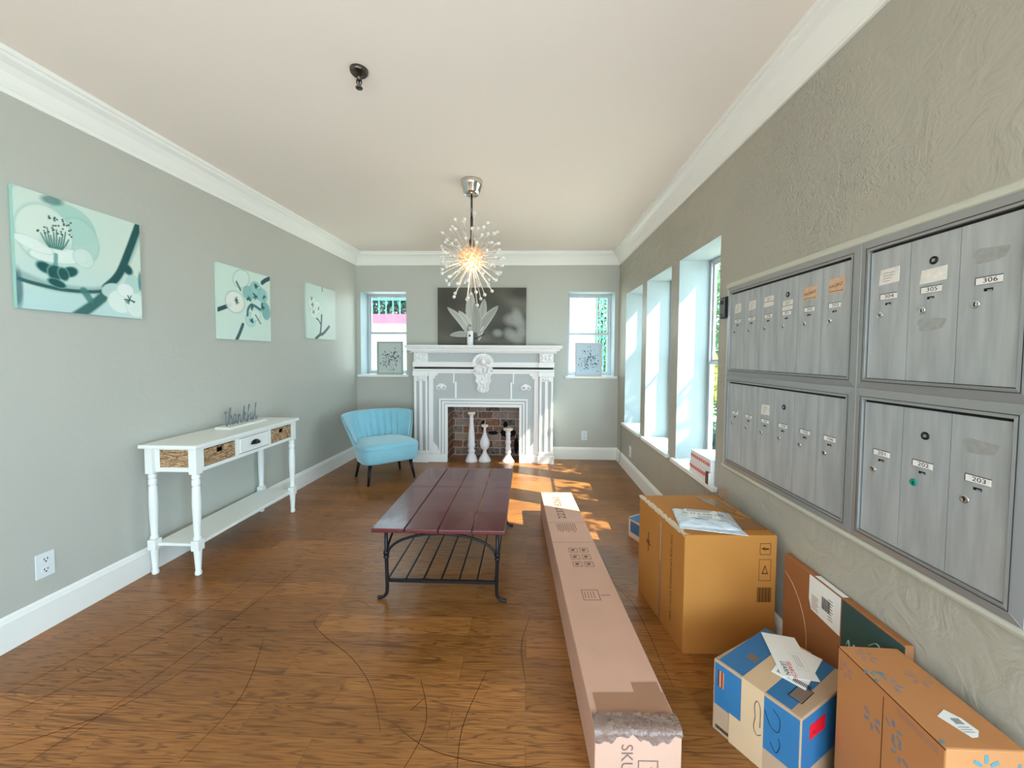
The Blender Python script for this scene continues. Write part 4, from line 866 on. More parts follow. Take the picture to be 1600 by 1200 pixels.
# curved, winged back with vertical channels
ns, nt_ = 160, 16
def backpt(s_, q, off):
    ph = s_*math.radians(102-26*q); bx, by = 0.238+0.132*q, 0.235+0.055*q
    x = bx*math.sin(ph)*1.06; y = 0.035+0.075*q+by*math.cos(ph)
    nrm = Vector((math.sin(ph), math.cos(ph)*0.9, 0)).normalized()
    z = 0.30+(0.385-0.020*abs(s_)**4)*q
    ch = 0.0
    if off < 0 and abs(s_) < 0.60: ch = 0.021*(1-abs(math.cos(s_/0.60*PI*4.0)))**2.0
    p = Vector((x, y, z))+nrm*(off*(1-0.35*q)+ch*min(1, 4*(1-q)))
    return p
b = MB(); vs = []; fs = []
loop = [(-0.030, 0.0)]+[(-0.030, k/nt_) for k in range(1, nt_-1)]+[(-0.026, 0.955), (-0.016, 0.99), (0.0, 1.0), (0.016, 0.99), (0.026, 0.955)]+[(0.028, k/nt_) for k in range(nt_-2, 0, -1)]+[(0.028, 0.0)]
m_ = len(loop)
for i in range(ns+1):
    s_ = -1+2*i/ns; e = 1.0
    ed = (1-abs(s_))/0.05
    k_ = 1.0 if ed >= 1 else math.sqrt(max(0.0, 1-(1-ed)**2))
    for off, q in loop: vs.append(backpt(s_, q, off*max(k_, 0.12) if abs(off) > 0 else 0))
for i in range(ns):
    for j in range(m_): j2 = (j+1) % m_; fs.append((i*m_+j, i*m_+j2, (i+1)*m_+j2, (i+1)*m_+j))
fs.append(tuple(range(m_))); fs.append(tuple(ns*m_+j for j in range(m_-1, -1, -1)))
b.add(vs, fs, M_VEL, True); b.build('backrest', t)
for sx, sy in ((-1, -1), (1, -1), (-1, 1), (1, 1)):
    b = MB(); x, y = sx*0.205, sy*0.165; kx, ky = sx*0.035, sy*0.035
    b.tube([(x, y, 0.225), (x+kx, y+ky, 0.004)], [0.020, 0.011], M_BLACK, 14); b.build('leg', t)

# ================================================================== OUTLETS, CABLE
def outlet(label, F):
    t = thing('wall_outlet', label, 'outlet', tuple(F.o)); G = Face((0, 0, 0), F.u, F.v); m = mat('outlet_plate', (222, 228, 228), 0.4)
    b = MB(); b.rect(G, -0.036, 0.036, -0.058, 0.058, m, 0.005, 0.0); b.build('cover_plate', t, bevel=0.002)
    for s_ in (-1, 1):
        b = MB(); b.plate(G, [(0.017*math.cos(q), s_*0.024+0.015*math.sin(q)) for q in [2*PI*i/16 for i in range(16)]], m, 0.002, 0.005); r = b.build('receptacle', t)
        b = MB(); b.rect(G, -0.008, -0.005, s_*0.024, s_*0.024+0.009, M_DARK, 0.0006, 0.0071); b.rect(G, 0.005, 0.008, s_*0.024, s_*0.024+0.009, M_DARK, 0.0006, 0.0071); b.rect(G, -0.003, 0.003, s_*0.024-0.010, s_*0.024-0.004, M_DARK, 0.0006, 0.0071); b.build('slots', r)
outlet('duplex outlet low on left wall near the floor', Face((xl(1.72), 1.72, 0.305), (lv.x, lv.y, 0), (0, 0, 1)))
outlet('small outlet low on back wall right of the fireplace', Face((0.71, D, 0.30), (1, 0, 0), (0, 0, 1)))
outlet('small blank-looking outlet on right wall below the corner window', Face((XR, 4.25, 0.26), (0, -1, 0), (0, 0, 1)))
b = MB(); b.tube(spline([(XR-0.004, 4.66, 0.50), (XR-0.005, 4.68, 0.35), (XR-0.006, 4.66, 0.17), (XR-0.022, 4.64, 0.14), (XR-0.024, 4.66, 0.03), (XR-0.06, 4.76, 0.006), (XR-0.15, 4.82, 0.005)], 6), 0.0028, mat('cord_grey', (120, 124, 120), 0.6), 6)
tag(b.build('thin_cable'), 'thin grey cable running down the right wall near the back corner', 'cable')

# ================================================================== WINDOWSILL THINGS
SZ = RZ[0]+0.0062
def stripe_box(label, x0, x1, y0, y1, z, h, rz=0):
    c = ((x0+x1)/2, (y0+y1)/2); t = thing('product_box', label, 'box', (c[0], c[1], z), rz, 'white boxes with red stripe on the sill'); a, d = (x1-x0)/2, (y1-y0)/2
    MB().box(-a, a, -d, d, 0, h, M_PAPER).build('carton', t, bevel=0.003)
    G = Face((-a, 0, 0), (0, -1, 0), (0, 0, 1)); b = MB(); b.rect(G, -d+0.004, d-0.004, h*0.42, h*0.66, M_RED, 0.0008, 0.0002)
    for k in range(9): b.rect(G, -d+0.02+k*0.03, -d+0.035+k*0.03, h*0.50, h*0.58, M_PAPER, 0.0005, 0.001)
    G2 = Face((0, d, 0), (-1, 0, 0), (0, 0, 1)); b.rect(G2, -a+0.004, a-0.004, h*0.42, h*0.66, M_RED, 0.0008, 0.0002)
    b.build('red_stripe', t)
stripe_box('lower white box with red stripe on the sill nearest the mailboxes', 1.102, 1.262, 2.362, 2.665, SZ, 0.078)
stripe_box('upper white box with red stripe, stacked at the sill nearest the mailboxes', 1.100, 1.255, 2.358, 2.640, SZ+0.0785, 0.072)
t = thing('small_carton', 'tiny dark brown carton at the near end of the striped boxes', 'box', (1.0945, 2.375, SZ+0.0005))
MB().box(-0.0068, 0.0068, -0.020, 0.020, 0, 0.072, mat('maroon_card', (92, 52, 48), 0.5)).build('carton', t); MB().box(-0.0072, 0.0072, -0.0225, -0.0200, 0, 0.072, M_PAPER).build('carton_edge', t)
b = MB(); b.prism([(1.19, 3.915, SZ+0.0), (1.235, 3.915, SZ+0.0), (1.235, 3.965, SZ+0.0), (1.19, 3.965, SZ+0.0)], [(1.20, 3.925, SZ+0.085), (1.21, 3.925, SZ+0.085), (1.21, 3.935, SZ+0.085), (1.20, 3.935, SZ+0.085)], M_BLACK)
tag(b.build('black_wedge'), 'small black wedge-shaped object on the sill of the corner window', 'wedge')

# card reader on the wall
t = thing('card_reader', 'small grey and black access card reader left of the mailboxes', 'card reader', (XR, 2.232, 1.572))
b = MB(); b.box(-0.030, -0.0005, -0.035, 0.040, -0.060, 0.060, M_BLACK); b.build('housing', t, bevel=0.006, seg=3)
G = Face((-0.030, 0, 0), (0, -1, 0), (0, 0, 1)); b = MB(); b.rect(G, -0.036, 0.016, -0.048, 0.052, mat('reader_grey', (104, 108, 108), 0.4), 0.004, 0.0); b.build('face_plate', t, bevel=0.002)
b = MB(); b.rect(G, -0.030, 0.008, 0.018, 0.040, M_BLACK, 0.001, 0.0045); b.rect(G, -0.026, 0.004, -0.040, -0.034, M_BLACK, 0.001, 0.0045); b.build('display', t)

# ================================================================== MAILBOXES
M_MB = mat('brushed_aluminium', (172, 174, 172), 0.40, metal=0.35, spec=0.5); N, L, bs = nodes_of(M_MB)
tc = N.new('ShaderNodeTexCoord'); mp = N.new('ShaderNodeMapping'); mp.inputs['Scale'].default_value = (14, 14, 1.6); L.new(tc.outputs['Object'], mp.inputs[0])
nz = N.new('ShaderNodeTexNoise'); nz.inputs['Scale'].default_value = 2.5; nz.inputs['Detail'].default_value = 5; L.new(mp.outputs[0], nz.inputs['Vector'])
cr = N.new('ShaderNodeValToRGB'); cr.color_ramp.elements[0].position = 0.30; cr.color_ramp.elements[0].color = srgb((166, 170, 172)); cr.color_ramp.elements[1].position = 0.66; cr.color_ramp.elements[1].color = srgb((188, 192, 193))
L.new(nz.outputs['Fac'], cr.inputs[0]); L.new(cr.outputs[0], bs.inputs['Base Color'])
M_MBF = mat('aluminium_frame', (160, 162, 162), 0.36, metal=0.5)
M_STK = mat('name_sticker', (226, 222, 214), 0.5, var=0.08, vscale=60); M_STKO = mat('vacant_sticker', (216, 178, 142), 0.5, var=0.12, vscale=60); M_SMUDGE = mat('glue_smudge', (166, 168, 166), 0.5, metal=0.3, var=0.10, vscale=70)
mxf = XR-0.024                                     # plane of the doors
def bank(label, ya, yb, z0, z1, nums, master, stickers, green=None, smudge=None):
    """ya > yb: left (far) and right (near) ends"""
    t = thing('mailbox_bank', label, 'mailbox unit', (XR, (ya+yb)/2, z0), 0, 'wall mailbox units')
    G0 = Face((mxf-XR, (ya-yb)/2, 0), (0, -1, 0), (0, 0, 1)); Wd = ya-yb; Ht = z1-z0; fw_ = 0.034
    b = MB(); 
    b.box(mxf-XR+0.004, -0.0005, -(ya-yb)/2, (ya-yb)/2, 0, Ht, M_MBF); b.build('cabinet_body', t)
    # mitred frame, bevelled towards the doors
    b = MB(); o = [(0, 0), (Wd, 0), (Wd, Ht), (0, Ht)]; i_ = [(fw_, fw_), (Wd-fw_, fw_), (Wd-fw_, Ht-fw_), (fw_, Ht-fw_)]
    for k in range(4):
        a, c = o[k], o[(k+1) % 4]; e, g = i_[k], i_[(k+1) % 4]; ux = 0.0006
        b.add([G0.p(*a, 0.004), G0.p(*c, 0.004), G0.p(*g, 0.010), G0.p(*e, 0.010), G0.p(*a, -0.004), G0.p(*c, -0.004), G0.p(*g, -0.004), G0.p(*e, -0.004)], [(0, 1, 2, 3), (7, 6, 5, 4), (0, 4, 5, 1), (2, 6, 7, 3), (1, 5, 6, 2), (3, 7, 4, 0)], M_MBF)
    b.build('mitred_frame', t, bevel=0.0006, seg=1)
    b = MB(); b.frame(G0, fw_-0.010, Wd-fw_+0.010, fw_-0.010, Ht-fw_+0.010, 0.0016, mat('door_gap', (30, 30, 30), 0.8), 0.0003, 0.0098); b.build('frame_groove', t)
    n = len(nums); dw = (Wd-2*fw_-0.006)/n; dh = Ht-2*fw_-0.010
    b = MB(); b.rect(G0, fw_, Wd-fw_, fw_, Ht-fw_, mat('door_gap', (30, 30, 30), 0.8), 0.001, -0.0042); b.build('gap_backing', t)
    for k, num in enumerate(nums):
        x0 = fw_+0.003+k*dw; cxx = x0+dw/2; zb = fw_+0.002; b = MB(); b.rect(G0, x0+0.0008, x0+dw-0.0008, zb, zb+dh, M_MB, 0.006, -0.003); d = b.build('mailbox_door', t)
        h0 = 0.003; zc = zb+dh*0.635; px_ = cxx+(-0.004 if k % 2 else 0.0)
        b = MB(); b.rect(G0, px_-0.027, px_+0.027, zc-0.008, zc+0.008, M_PAPER, 0.0008, h0); b.rect(G0, px_-0.028, px_+0.028, zc+0.0082, zc+0.0098, M_DARK, 0.0012, h0); b.rect(G0, px_-0.0285, px_-0.0272, zc-0.008, zc+0.008, M_DARK, 0.0010, h0)
        b.rect(G0, px_-0.028, px_+0.028, zc-0.0096, zc-0.0082, M_MBF, 0.0014, h0); pl = b.build('number_plate', d)
        b = MB(); b.text(G0, num, px_+0.003, zc, 0.0155, M_DARK, sx=1.35, h=h0+0.0012); b.build('door_number', d)
        b = MB(); b.rect(G0, px_-0.009, px_+0.009, zc-0.026, zc-0.019, M_DARK, 0.0008, h0); b.rect(G0, px_-0.002, px_+0.008, zc-0.026, zc-0.0225, M_MBF, 0.0012, h0); b.build('peep_slot', d)
        lxp = x0+dw*0.30; lz = zb+dh*0.50; c3 = G0.p(lxp, lz, h0)
        b = MB(); b.lathe([(0.0105, 0), (0.0105, 0.0022), (0.0090, 0.0034), (0.0072, 0.0026), (0.001, 0.0028)], M_CHROME if num != green else mat('green_key_cap', (20, 140, 130), 0.35), (c3.x, c3.y, c3.z), 18, '-x')
        b.rect(G0, lxp-0.001, lxp+0.001, lz-0.006, lz+0.003, M_DARK, 0.0006, h0+0.0030); b.build('lock', d)
        if k == master:
            mz = zb+dh*0.83; b = MB(); c3 = G0.p(cxx, mz, h0); b.lathe([(0.011, 0), (0.011, 0.002), (0.001, 0.0025)], M_BLACK, (c3.x, c3.y, c3.z), 18, '-x'); b.rect(G0, cxx-0.003, cxx+0.005, mz-0.004, mz+0.004, M_MBF, 0.0005, h0+0.0026); b.build('master_lock', d)
        st = stickers.get(k)
        if st:
            sz = zb+dh*st[1]; w_, h_ = st[2], st[3]; m = M_STKO if st[0] == 'vacant' else M_STK
            b = MB(); b.plate(G0, [(cxx-w_-0.002, sz-h_), (cxx+w_, sz-h_+0.003), (cxx+w_+0.001, sz+h_), (cxx-w_+0.003, sz+h_-0.002)], m, 0.0006, h0)
            if st[0] == 'vacant': b.text(G0, 'VACANT', cxx, sz, 0.016, M_DARK, rot=0.08, sx=1.0, h=h0+0.0012); b.rect(G0, cxx-w_+0.004, cxx+w_-0.004, sz-h_*0.75, sz-h_*0.68, M_INK, 0.0002, h0+0.0007)
            elif st[0] == 'lines':
                b.rect(G0, cxx-w_, cxx+w_, sz-0.002, sz-0.0002, M_DARK, 0.0003, h0+0.0008)
                for q in range(3): b.rect(G0, cxx-w_*0.4, cxx+w_*(0.2+0.2*q), sz+0.004+q*0.005, sz+0.0052+q*0.005, M_INK, 0.0002, h0+0.0008)
            elif st[0] == 'scribble':
                for q in range(4): b.rect(G0, cxx-w_*0.6, cxx+w_*(0.1+0.15*q), sz-h_*0.6+q*0.008, sz-h_*0.6+q*0.008+0.0012, M_INK, 0.0002, h0+0.0008)
            b.build('name_sticker', d)
        if smudge and k in smudge:
            b = MB(); sz = zb+dh*smudge[k]
            b.plate(G0, [(cxx+(0.036+0.004*math.sin(a*5))*math.copysign(abs(math.cos(a))**0.5, math.cos(a)), sz+(0.017+0.003*math.sin(a*3+1))*math.copysign(abs(math.sin(a))**0.6, math.sin(a))) for a in [2*PI*i/24 for i in range(24)]], M_SMUDGE, 0.0001, h0-0.00005)
            b.build('glue_mark', d)
    return t
YA, YM, YBn = 2.187, 1.333, 0.870; Z0, ZM, Z1 = 0.703, 1.198, 1.672
bank('upper left mailbox unit, six grey doors 204 to 303 with name stickers', YA, YM, ZM, Z1, ['204', '205', '206', '301', '302', '303'], 3, {0: ('scribble', 0.80, 0.028, 0.024), 1: ('scribble', 0.80, 0.028, 0.022), 2: ('lines', 0.80, 0.034, 0.024), 3: ('lines', 0.715, 0.032, 0.022), 4: ('vacant', 0.79, 0.036, 0.026), 5: ('vacant', 0.81, 0.036, 0.027)})
bank('upper right mailbox unit with doors 304, 305 and 306', YM, YBn, ZM, Z1, ['304', '305', '306'], 1, {0: ('scribble', 0.79, 0.032, 0.024), 1: ('blank', 0.73, 0.034, 0.020)}, smudge={1: 0.40, 2: 0.79})
bank('lower left mailbox unit with doors 101 to 106, one torn sticker', YA, YM, Z0, ZM, ['101', '102', '103', '104', '105', '106'], 3, {2: ('scribble', 0.76, 0.030, 0.024)})
bank('lower right mailbox unit with doors 201, 202 and 203', YM, YBn, Z0, ZM, ['201', '202', '203'], 1, {}, green='202', smudge={2: 0.83})
# painted moulding round the recess
b = MB(); M_PT = mat('painted_trim', (196, 196, 182), 0.45)
for zz, s_ in ((Z1, 1), (Z0, -1)):
    prof = [(0, 0), (-0.020, 0.0), (-0.024, s_*0.006), (-0.024, s_*0.016), (-0.018, s_*0.026), (-0.006, s_*0.034), (0, s_*0.036)]
    A = [(XR+x, YA+0.035, zz+z) for x, z in prof]; B = [(XR+x, YBn-0.05, zz+z) for x, z in prof]; n = len(prof)
    b.add(A+B, [tuple(range(n)), tuple(range(2*n-1, n-1, -1))]+[(k, (k+1) % n, n+(k+1) % n, n+k) for k in range(n)], M_PT)
b.box(XR-0.022, XR, YA+0.001, YA+0.022, Z0, Z1, M_PT); b.box(XR-0.022, XR, YBn-0.05, YBn-0.001, Z0, Z1, M_PT)
struct(b.build('trim_4'))

# ================================================================== PARCELS
def parcel(name, label, base, h, m, loc=None, group=None, bevel=0.004):
    """base: NL, NR, FR, FL floor corners (counter-clockwise from above)"""
    c = Vector((sum(p[0] for p in base)/4, sum(p[1] for p in base)/4, 0)); t = thing(name, label, 'cardboard box', tuple(c), 0, group)
    P = [Vector((p[0], p[1], 0))-c for p in base]; up_ = Vector((0, 0, h))
    b = MB(); b.prism(P, [p+up_ for p in P], m); b.build('carton', t, bevel=bevel, seg=2)
    NL, NR, FR, FL = P
    faces = dict(front=Face(NL, NR-NL, (0, 0, 1)), left=Face(FL, NL-FL, (0, 0, 1)), top=Face(NL+up_, NR-NL, FL-NL), right=Face(NR, FR-NR, (0, 0, 1)))
    # top plane axes must be orthogonal: rebuild v
    f_ = faces['top']; n_ = Vector((0, 0, 1)); f_.v = n_.cross(f_.u); f_.n = n_
    return t, faces, P
# --- long flat carton lying on the floor
t, Fc, P = parcel('long_carton', 'very long narrow pinkish-brown carton lying on the floor', [(0.208, 1.13), (0.468, 1.135), (0.362, 3.17), (0.112, 3.16)], 0.18, M_CARD)
La = (P[3]-P[0]); u_ = (P[1]-P[0]).normalized(); T = Face(P[0]+Vector((0, 0, 0.18)), La.normalized(), -u_); T.v = Vector((0, 0, 1)).cross(T.u); T.n = Vector((0, 0, 1))
# T.u runs away along the carton, T.v to the left (negative values go right)
ink = mat('carton_ink', (122, 96, 88), 0.8, spec=0.1)
b = MB()
for k in range(4): b.text(T, ('IMPORTANT', 'HANDLE WITH', 'CARE', 'KEEP DRY')[k] if False else ('THIS SIDE', 'FRAGILE', 'BED RAIL', 'ASSEMBLY')[k], 1.30-0.0, -0.06-k*0.035, 0.03, ink, rot=PI/2) if False else None
b.text(T, '2237 8260', 1.72, -0.110, 0.075, mat('carton_ink_deep', (84, 62, 56), 0.8), sx=1.3); 
b.build('printed_numbers', t); b = MB()
for k in range(10): b.rect(T, 1.33-0.01*(k % 3), 1.43+0.006*(k % 2), -0.06-k*0.013, -0.056-k*0.013, ink)
b.build('printed_text', t)
for r in range(3):
    for c in range(2):
        b = MB(); a0 = 1.055-r*0.075; c0 = -0.085-c*0.062; b.frame(T, a0, a0+0.05, c0-0.05, c0, 0.003, ink); b.plate(T, [(a0+0.012, c0-0.018), (a0+0.022, c0-0.034), (a0+0.036, c0-0.036), (a0+0.038, c0-0.02), (a0+0.028, c0-0.010)], ink); b.build('handling_icon', t)
b = MB(); b.frame(T, 0.62, 0.70, -0.165, -0.085, 0.003, ink)
for k in range(4): b.rect(T, 0.635, 0.685, -0.10-k*0.014, -0.097-k*0.014, ink)
b.rect(T, 0.655, 0.658, -0.215, -0.172, ink)
b.build('instruction_panel', t); b = MB()
FT = Fc['front']
b.text(FT, 'SKU', 0.095, 0.095, 0.05, ink, rot=-PI/2); b.text(FT, '7', 0.155, 0.06, 0.045, ink, rot=-PI/2); b.frame(FT, 0.13, 0.19, 0.015, 0.09, 0.003, ink); b.frame(FT, 0.06, 0.19, 0.005, 0.012, 0.002, ink)
b.build('stock_code', t)
b = MB(); b.rect(T, 0.0, 0.13, -0.255, -0.02, M_TAPEB, 0.0008, 0.0004); b.rect(T, 0.13, 0.17, -0.25, -0.16, M_TAPEB, 0.0008, 0.0004); b.build('tape', t)
# crumpled tape along the end edge
rnd = random.Random(8); b = MB(); vs = []; nx, ny = 44, 9
for j in range(ny+1):
    for i in range(nx+1):
        a = 0.262*i/nx-0.002; q = j/ny
        if q < 0.5: p_ = FT.p(a, 0.18, 0)+Vector((0, 1, 0))*(0.055*(1-q*2)+rnd.uniform(-0.004, 0.004)); p_.z += 0.003+rnd.uniform(0, 0.007)
        else: p_ = FT.p(a, 0.18-(q-0.5)*2*(0.022+0.012*math.sin(i*0.23+0.8)+0.005*math.sin(i*0.9)), 0.003+rnd.uniform(0, 0.006))
        vs.append(p_)
b.add(vs, [(j*(nx+1)+i, j*(nx+1)+i+1, (j+1)*(nx+1)+i+1, (j+1)*(nx+1)+i)[::-1] for j in range(ny) for i in range(nx)], M_FOIL, True); b.build('crumpled_tape', t)
b = MB(); b.rect(T, 1.452, 1.454, -0.25, 0.0, ink, 0.0003); b.rect(T, 1.175, 1.177, -0.25, 0.0, ink, 0.0003); b.build('fold_seam', t)

# --- large golden carton against the right wall
BB = [(0.682, 1.675), (1.082, 1.690), (1.045, 2.180), (0.622, 2.150)]
t, Fc, P = parcel('large_carton', 'largest golden-brown carton standing below the sill, grey mailer on top', BB, 0.53, M_CARD2)
Lf, Fr, Tp = Fc['left'], Fc['front'], Fc['top']; LL = (P[3]-P[0]).length
ink2 = mat('carton_ink_dark', (84, 50, 24), 0.8, spec=0.1)
b = MB(); b.rect(Lf, LL*0.52, LL*0.56, 0.01, 0.50, M_TAPEB, 0.0006, 0.0008); b.rect(Lf, LL*0.535, LL*0.545, 0.30, 0.50, M_TAPE, 0.0006, 0.0016); b.build('side_tape', t)
b = MB(); b.text(Lf, 'THIS SIDE UP HANDLE WITH CARE', LL*0.76, 0.28, 0.026, ink2, rot=-PI/2); b.rect(Lf, LL*0.25, LL*0.262, 0.28, 0.38, ink2); b.rect(Lf, LL*0.22, LL*0.29, 0.33, 0.338, ink2)
b.rect(Lf, LL*0.20, LL*0.31, 0.318, 0.324, ink2)
b.build('side_lettering', t); b = MB()
b.frame(Fr, 0.325, 0.372, 0.445, 0.495, 0.002, ink2); b.text(Fr, '\u2190' if False else '<', 0.340, 0.470, 0.034, ink2); b.rect(Fr, 0.338, 0.364, 0.467, 0.474, ink2)
b.build('arrow_icon', t); b = MB()
b.frame(Fr, 0.323, 0.375, 0.33, 0.425, 0.0015, ink2); b.plate(Fr, [(0.335, 0.36), (0.349, 0.40), (0.363, 0.36)], ink2); b.plate(Fr, [(0.340, 0.365), (0.349, 0.39), (0.358, 0.365)][::1], M_CARD2, 0.0007)
b.build('handling_icon', t); b = MB()
for k in range(14): b.rect(Fr, 0.318+k*0.0045, 0.320+k*0.0045+0.0008*(k % 3), 0.235, 0.30, ink2)
b.build('barcode', t)
b = MB(); b.rect(Tp, 0.285, 0.385, 0.06, 0.16, mat('brown_panel', (138, 98, 62), 0.7)); b.frame(Tp, 0.28, 0.39, 0.055, 0.165, 0.0015, ink2); b.build('top_print', t)
b = MB(); b.plate(Tp, [(0.25, 0.44), (0.31, 0.28), (0.37, 0.25), (0.355, 0.40), (0.30, 0.455)], mat('torn_tape', (140, 104, 60), 0.25, var=0.35, vscale=60), 0.001, 0.0006)
b.plate(Tp, [(0.30, 0.27), (0.37, 0.15), (0.378, 0.16), (0.35, 0.245)], mat('torn_tape', (140, 104, 60)), 0.001, 0.0006); b.build('torn_tape', t)
# worn pale tape along the left top edge
b = MB(); vs = []; n = 40; rnd = random.Random(3)
for i in range(n+1):
    s_ = LL*i/n; w_ = 0.017+rnd.uniform(-0.008, 0.008); p0 = Lf.p(s_, 0.53-w_*0.5, 0.0022); p1 = Lf.p(s_, 0.532, 0.002); p2 = Lf.p(s_, 0.532, -w_); vs += [p0, p1, p2]
b.add(vs, [(3*i+k, 3*i+3+k, 3*i+4+k, 3*i+1+k) for i in range(n) for k in range(2)], mat('worn_tape', (208, 184, 156), 0.3, bump=0.7, bscale=50), True); b.build('edge_tape', t)
b = MB(); b.box(1.060-(BB[0][0]+BB[1][0]+BB[2][0]+BB[3][0])/4, 1.108-(BB[0][0]+BB[1][0]+BB[2][0]+BB[3][0])/4, 0.252, 0.256, 0.50, 0.560, mat('card_flap', (150, 112, 88), 0.8)); b.build('raised_flap', t)
# grey poly mailer on it
t = thing('poly_mailer', 'crinkled silver-grey mailing pouch with white label, on the largest carton', 'mailing pouch', (0.835, 1.825, 0.5325), math.radians(-11))
M_POLY = mat('silver_poly', (204, 212, 218), 0.24, spec=0.7, bump=1.0, bscale=34, metal=0.15); rnd = random.Random(12)
nx, ny = 40, 26; w_, d_ = 0.265, 0.20; top = []; bot = []
for j in range(ny+1):
    for i in range(nx+1):
        u, v = i/nx, j/ny; e = min(u, 1-u, v, 1-v); h_ = 0.021*min(1, e/0.22)**0.6+0.003*math.sin(u*17+v*5)*math.sin(v*13)*min(1, e*8)
        x, y = (u-0.5)*w_, (v-0.5)*d_
        top.append((x, y, 0.003+max(0, h_))); bot.append((x, y, 0.0))
b = MB(); k0 = (nx+1)*(ny+1); fs = []
for j in range(ny):
    for i in range(nx): a = j*(nx+1)+i; fs.append((a, a+1, a+nx+2, a+nx+1)); fs.append((k0+a+nx+1, k0+a+nx+2, k0+a+1, k0+a))
for i in range(nx): fs.append((k0+i, k0+i+1, i+1, i)); a = ny*(nx+1)+i; fs.append((a, a+1, k0+a+1, k0+a))
for j in range(ny): a = j*(nx+1); fs.append((a, a+nx+1, k0+a+nx+1, k0+a)); a += nx; fs.append((k0+a, k0+a+nx+1, a+nx+1, a))
b.add(top+bot, fs, M_POLY, True); b.build('pouch', t)
Gl = Face((0, 0, 0.0275), (1, 0, 0), (0, 1, 0)); b = MB(); b.rect(Gl, -0.085, 0.055, -0.045, 0.055, M_PAPER, 0.0006, 0.0)
b.text(Gl, '(9) 57 6-4(8) 262', -0.015, 0.002, 0.026, mat('navy_ink', (44, 50, 84), 0.7), h=0.001)
for k in range(5): b.rect(Gl, -0.078, 0.02+0.006*k, 0.026+k*0.006, 0.0275+k*0.006, M_DARK, 0.0003, 0.0007)
for k in range(3): b.rect(Gl, -0.04, 0.02, -0.038+k*0.008, -0.0365+k*0.008, M_DARK, 0.0003, 0.0007)
b.build('address_label', t)
# flat pale seal flap at the near side
b = MB(); b.prism([(-0.13, -0.115, 0.0), (0.14, -0.128, 0.0), (0.132, -0.095, 0.0), (-0.132, -0.095, 0.0)], [(-0.13, -0.115, 0.003), (0.14, -0.128, 0.003), (0.132, -0.095, 0.006), (-0.132, -0.095, 0.006)], M_POLY); b.build('seal_flap', t)
# parcel peeping out behind
t, Fc, P = parcel('small_parcel', 'blue and white parcel mostly hidden behind the largest carton', [(0.815, 2.62), (1.00, 2.74), (0.92, 2.92), (0.735, 2.80)], 0.14, mat('pale_card', (214, 190, 172), 0.7))
b = MB(); Ll = (P[3]-P[0]).length
b.rect(Fc['left'], 0.02, Ll-0.02, 0.04, 0.12, M_BLUE); b.rect(Fc['front'], 0.01, 0.19, 0.03, 0.13, M_BLUE); b.rect(Fc['top'], 0.01, 0.2, 0.02, 0.18, M_BLUE); b.build('blue_panel', t)

# --- flat carton leaning along the wall
t, Fc, P = parcel('flat_carton', 'flat brown and dark green carton standing on edge along the wall', [(1.090, 1.125), (1.117, 1.125), (1.117, 1.655), (1.090, 1.655)], 0.472, mat('cardboard_dark', (154, 98, 56), 0.75, var=0.05))
Lf = Fc['left']; b = MB(); b.rect(Lf, 0.305, 0.530, 0.02, 0.466, M_GREEN); b.build('green_panel', t)
b = MB(); mc = mat('pale_script', (168, 192, 180), 0.6)
b.tube(spline([Lf.p(a, c, 0.001) for a, c in ((0.415, 0.385), (0.440, 0.41), (0.452, 0.40), (0.430, 0.35), (0.420, 0.33), (0.440, 0.345), (0.460, 0.35), (0.475, 0.335))], 5), 0.004, mc, 5, flat=0.3)
for k in range(3): b.tube(spline([Lf.p(0.33+k*0.022, 0.325, 0.001), Lf.p(0.338+k*0.022, 0.345, 0.001), Lf.p(0.344+k*0.022, 0.325, 0.001)], 4), 0.004, mc, 5, flat=0.3)
b.build('script_print', t)
b = MB(); lab = [(0.150, 0.466), (0.150, 0.372), (0.163, 0.337), (0.300, 0.330), (0.300, 0.466)]
b.plate(Lf, lab, M_PAPER, 0.0006, 0.0008); G = Face(P[0]+Vector((0, 0, 0.48)), (0, -1, 0), (1, 0, 0))
b.box(P[0].x+0.001, P[1].x-0.006, 0.265-0.305, 0.265-0.175, 0.4723, 0.473, M_PAPER)
for k in range(10): b.rect(Lf, 0.215+k*0.004, 0.217+k*0.004+0.0006*(k % 2), 0.375, 0.42, M_DARK, 0.0003, 0.0015)
for k in range(8): b.rect(Lf, 0.165, 0.20-0.004*(k % 3), 0.345+k*0.007, 0.347+k*0.007, M_INK, 0.0003, 0.0015); b.rect(Lf, 0.245, 0.268-0.003*(k % 3), 0.355+k*0.010, 0.3575+k*0.010, M_INK, 0.0003, 0.0015)
b.build('shipping_label', t)
b = MB(); b.tube(spline([Lf.p(a, c, 0.0006) for a, c in ((0.01, 0.40), (0.06, 0.37), (0.11, 0.31), (0.14, 0.23), (0.145, 0.14))], 6), 0.0022, mat('pale_crease', (196, 150, 106), 0.7), 5, flat=0.3); b.build('curved_crease', t)

# --- blue printed carton, turned
t, Fc, P = parcel('blue_carton', 'turned carton printed blue with pale paper tape band and red sticker', [(0.801, 1.117), (1.072, 1.272), (0.930, 1.500), (0.655, 1.341)], 0.25, cardboard('cardboard_grey', (176, 146, 118)), bevel=0.003)
Lf, Fr = Fc['left'], Fc['front']; LL = (P[3]-P[0]).length; LW = (P[1]-P[0]).length
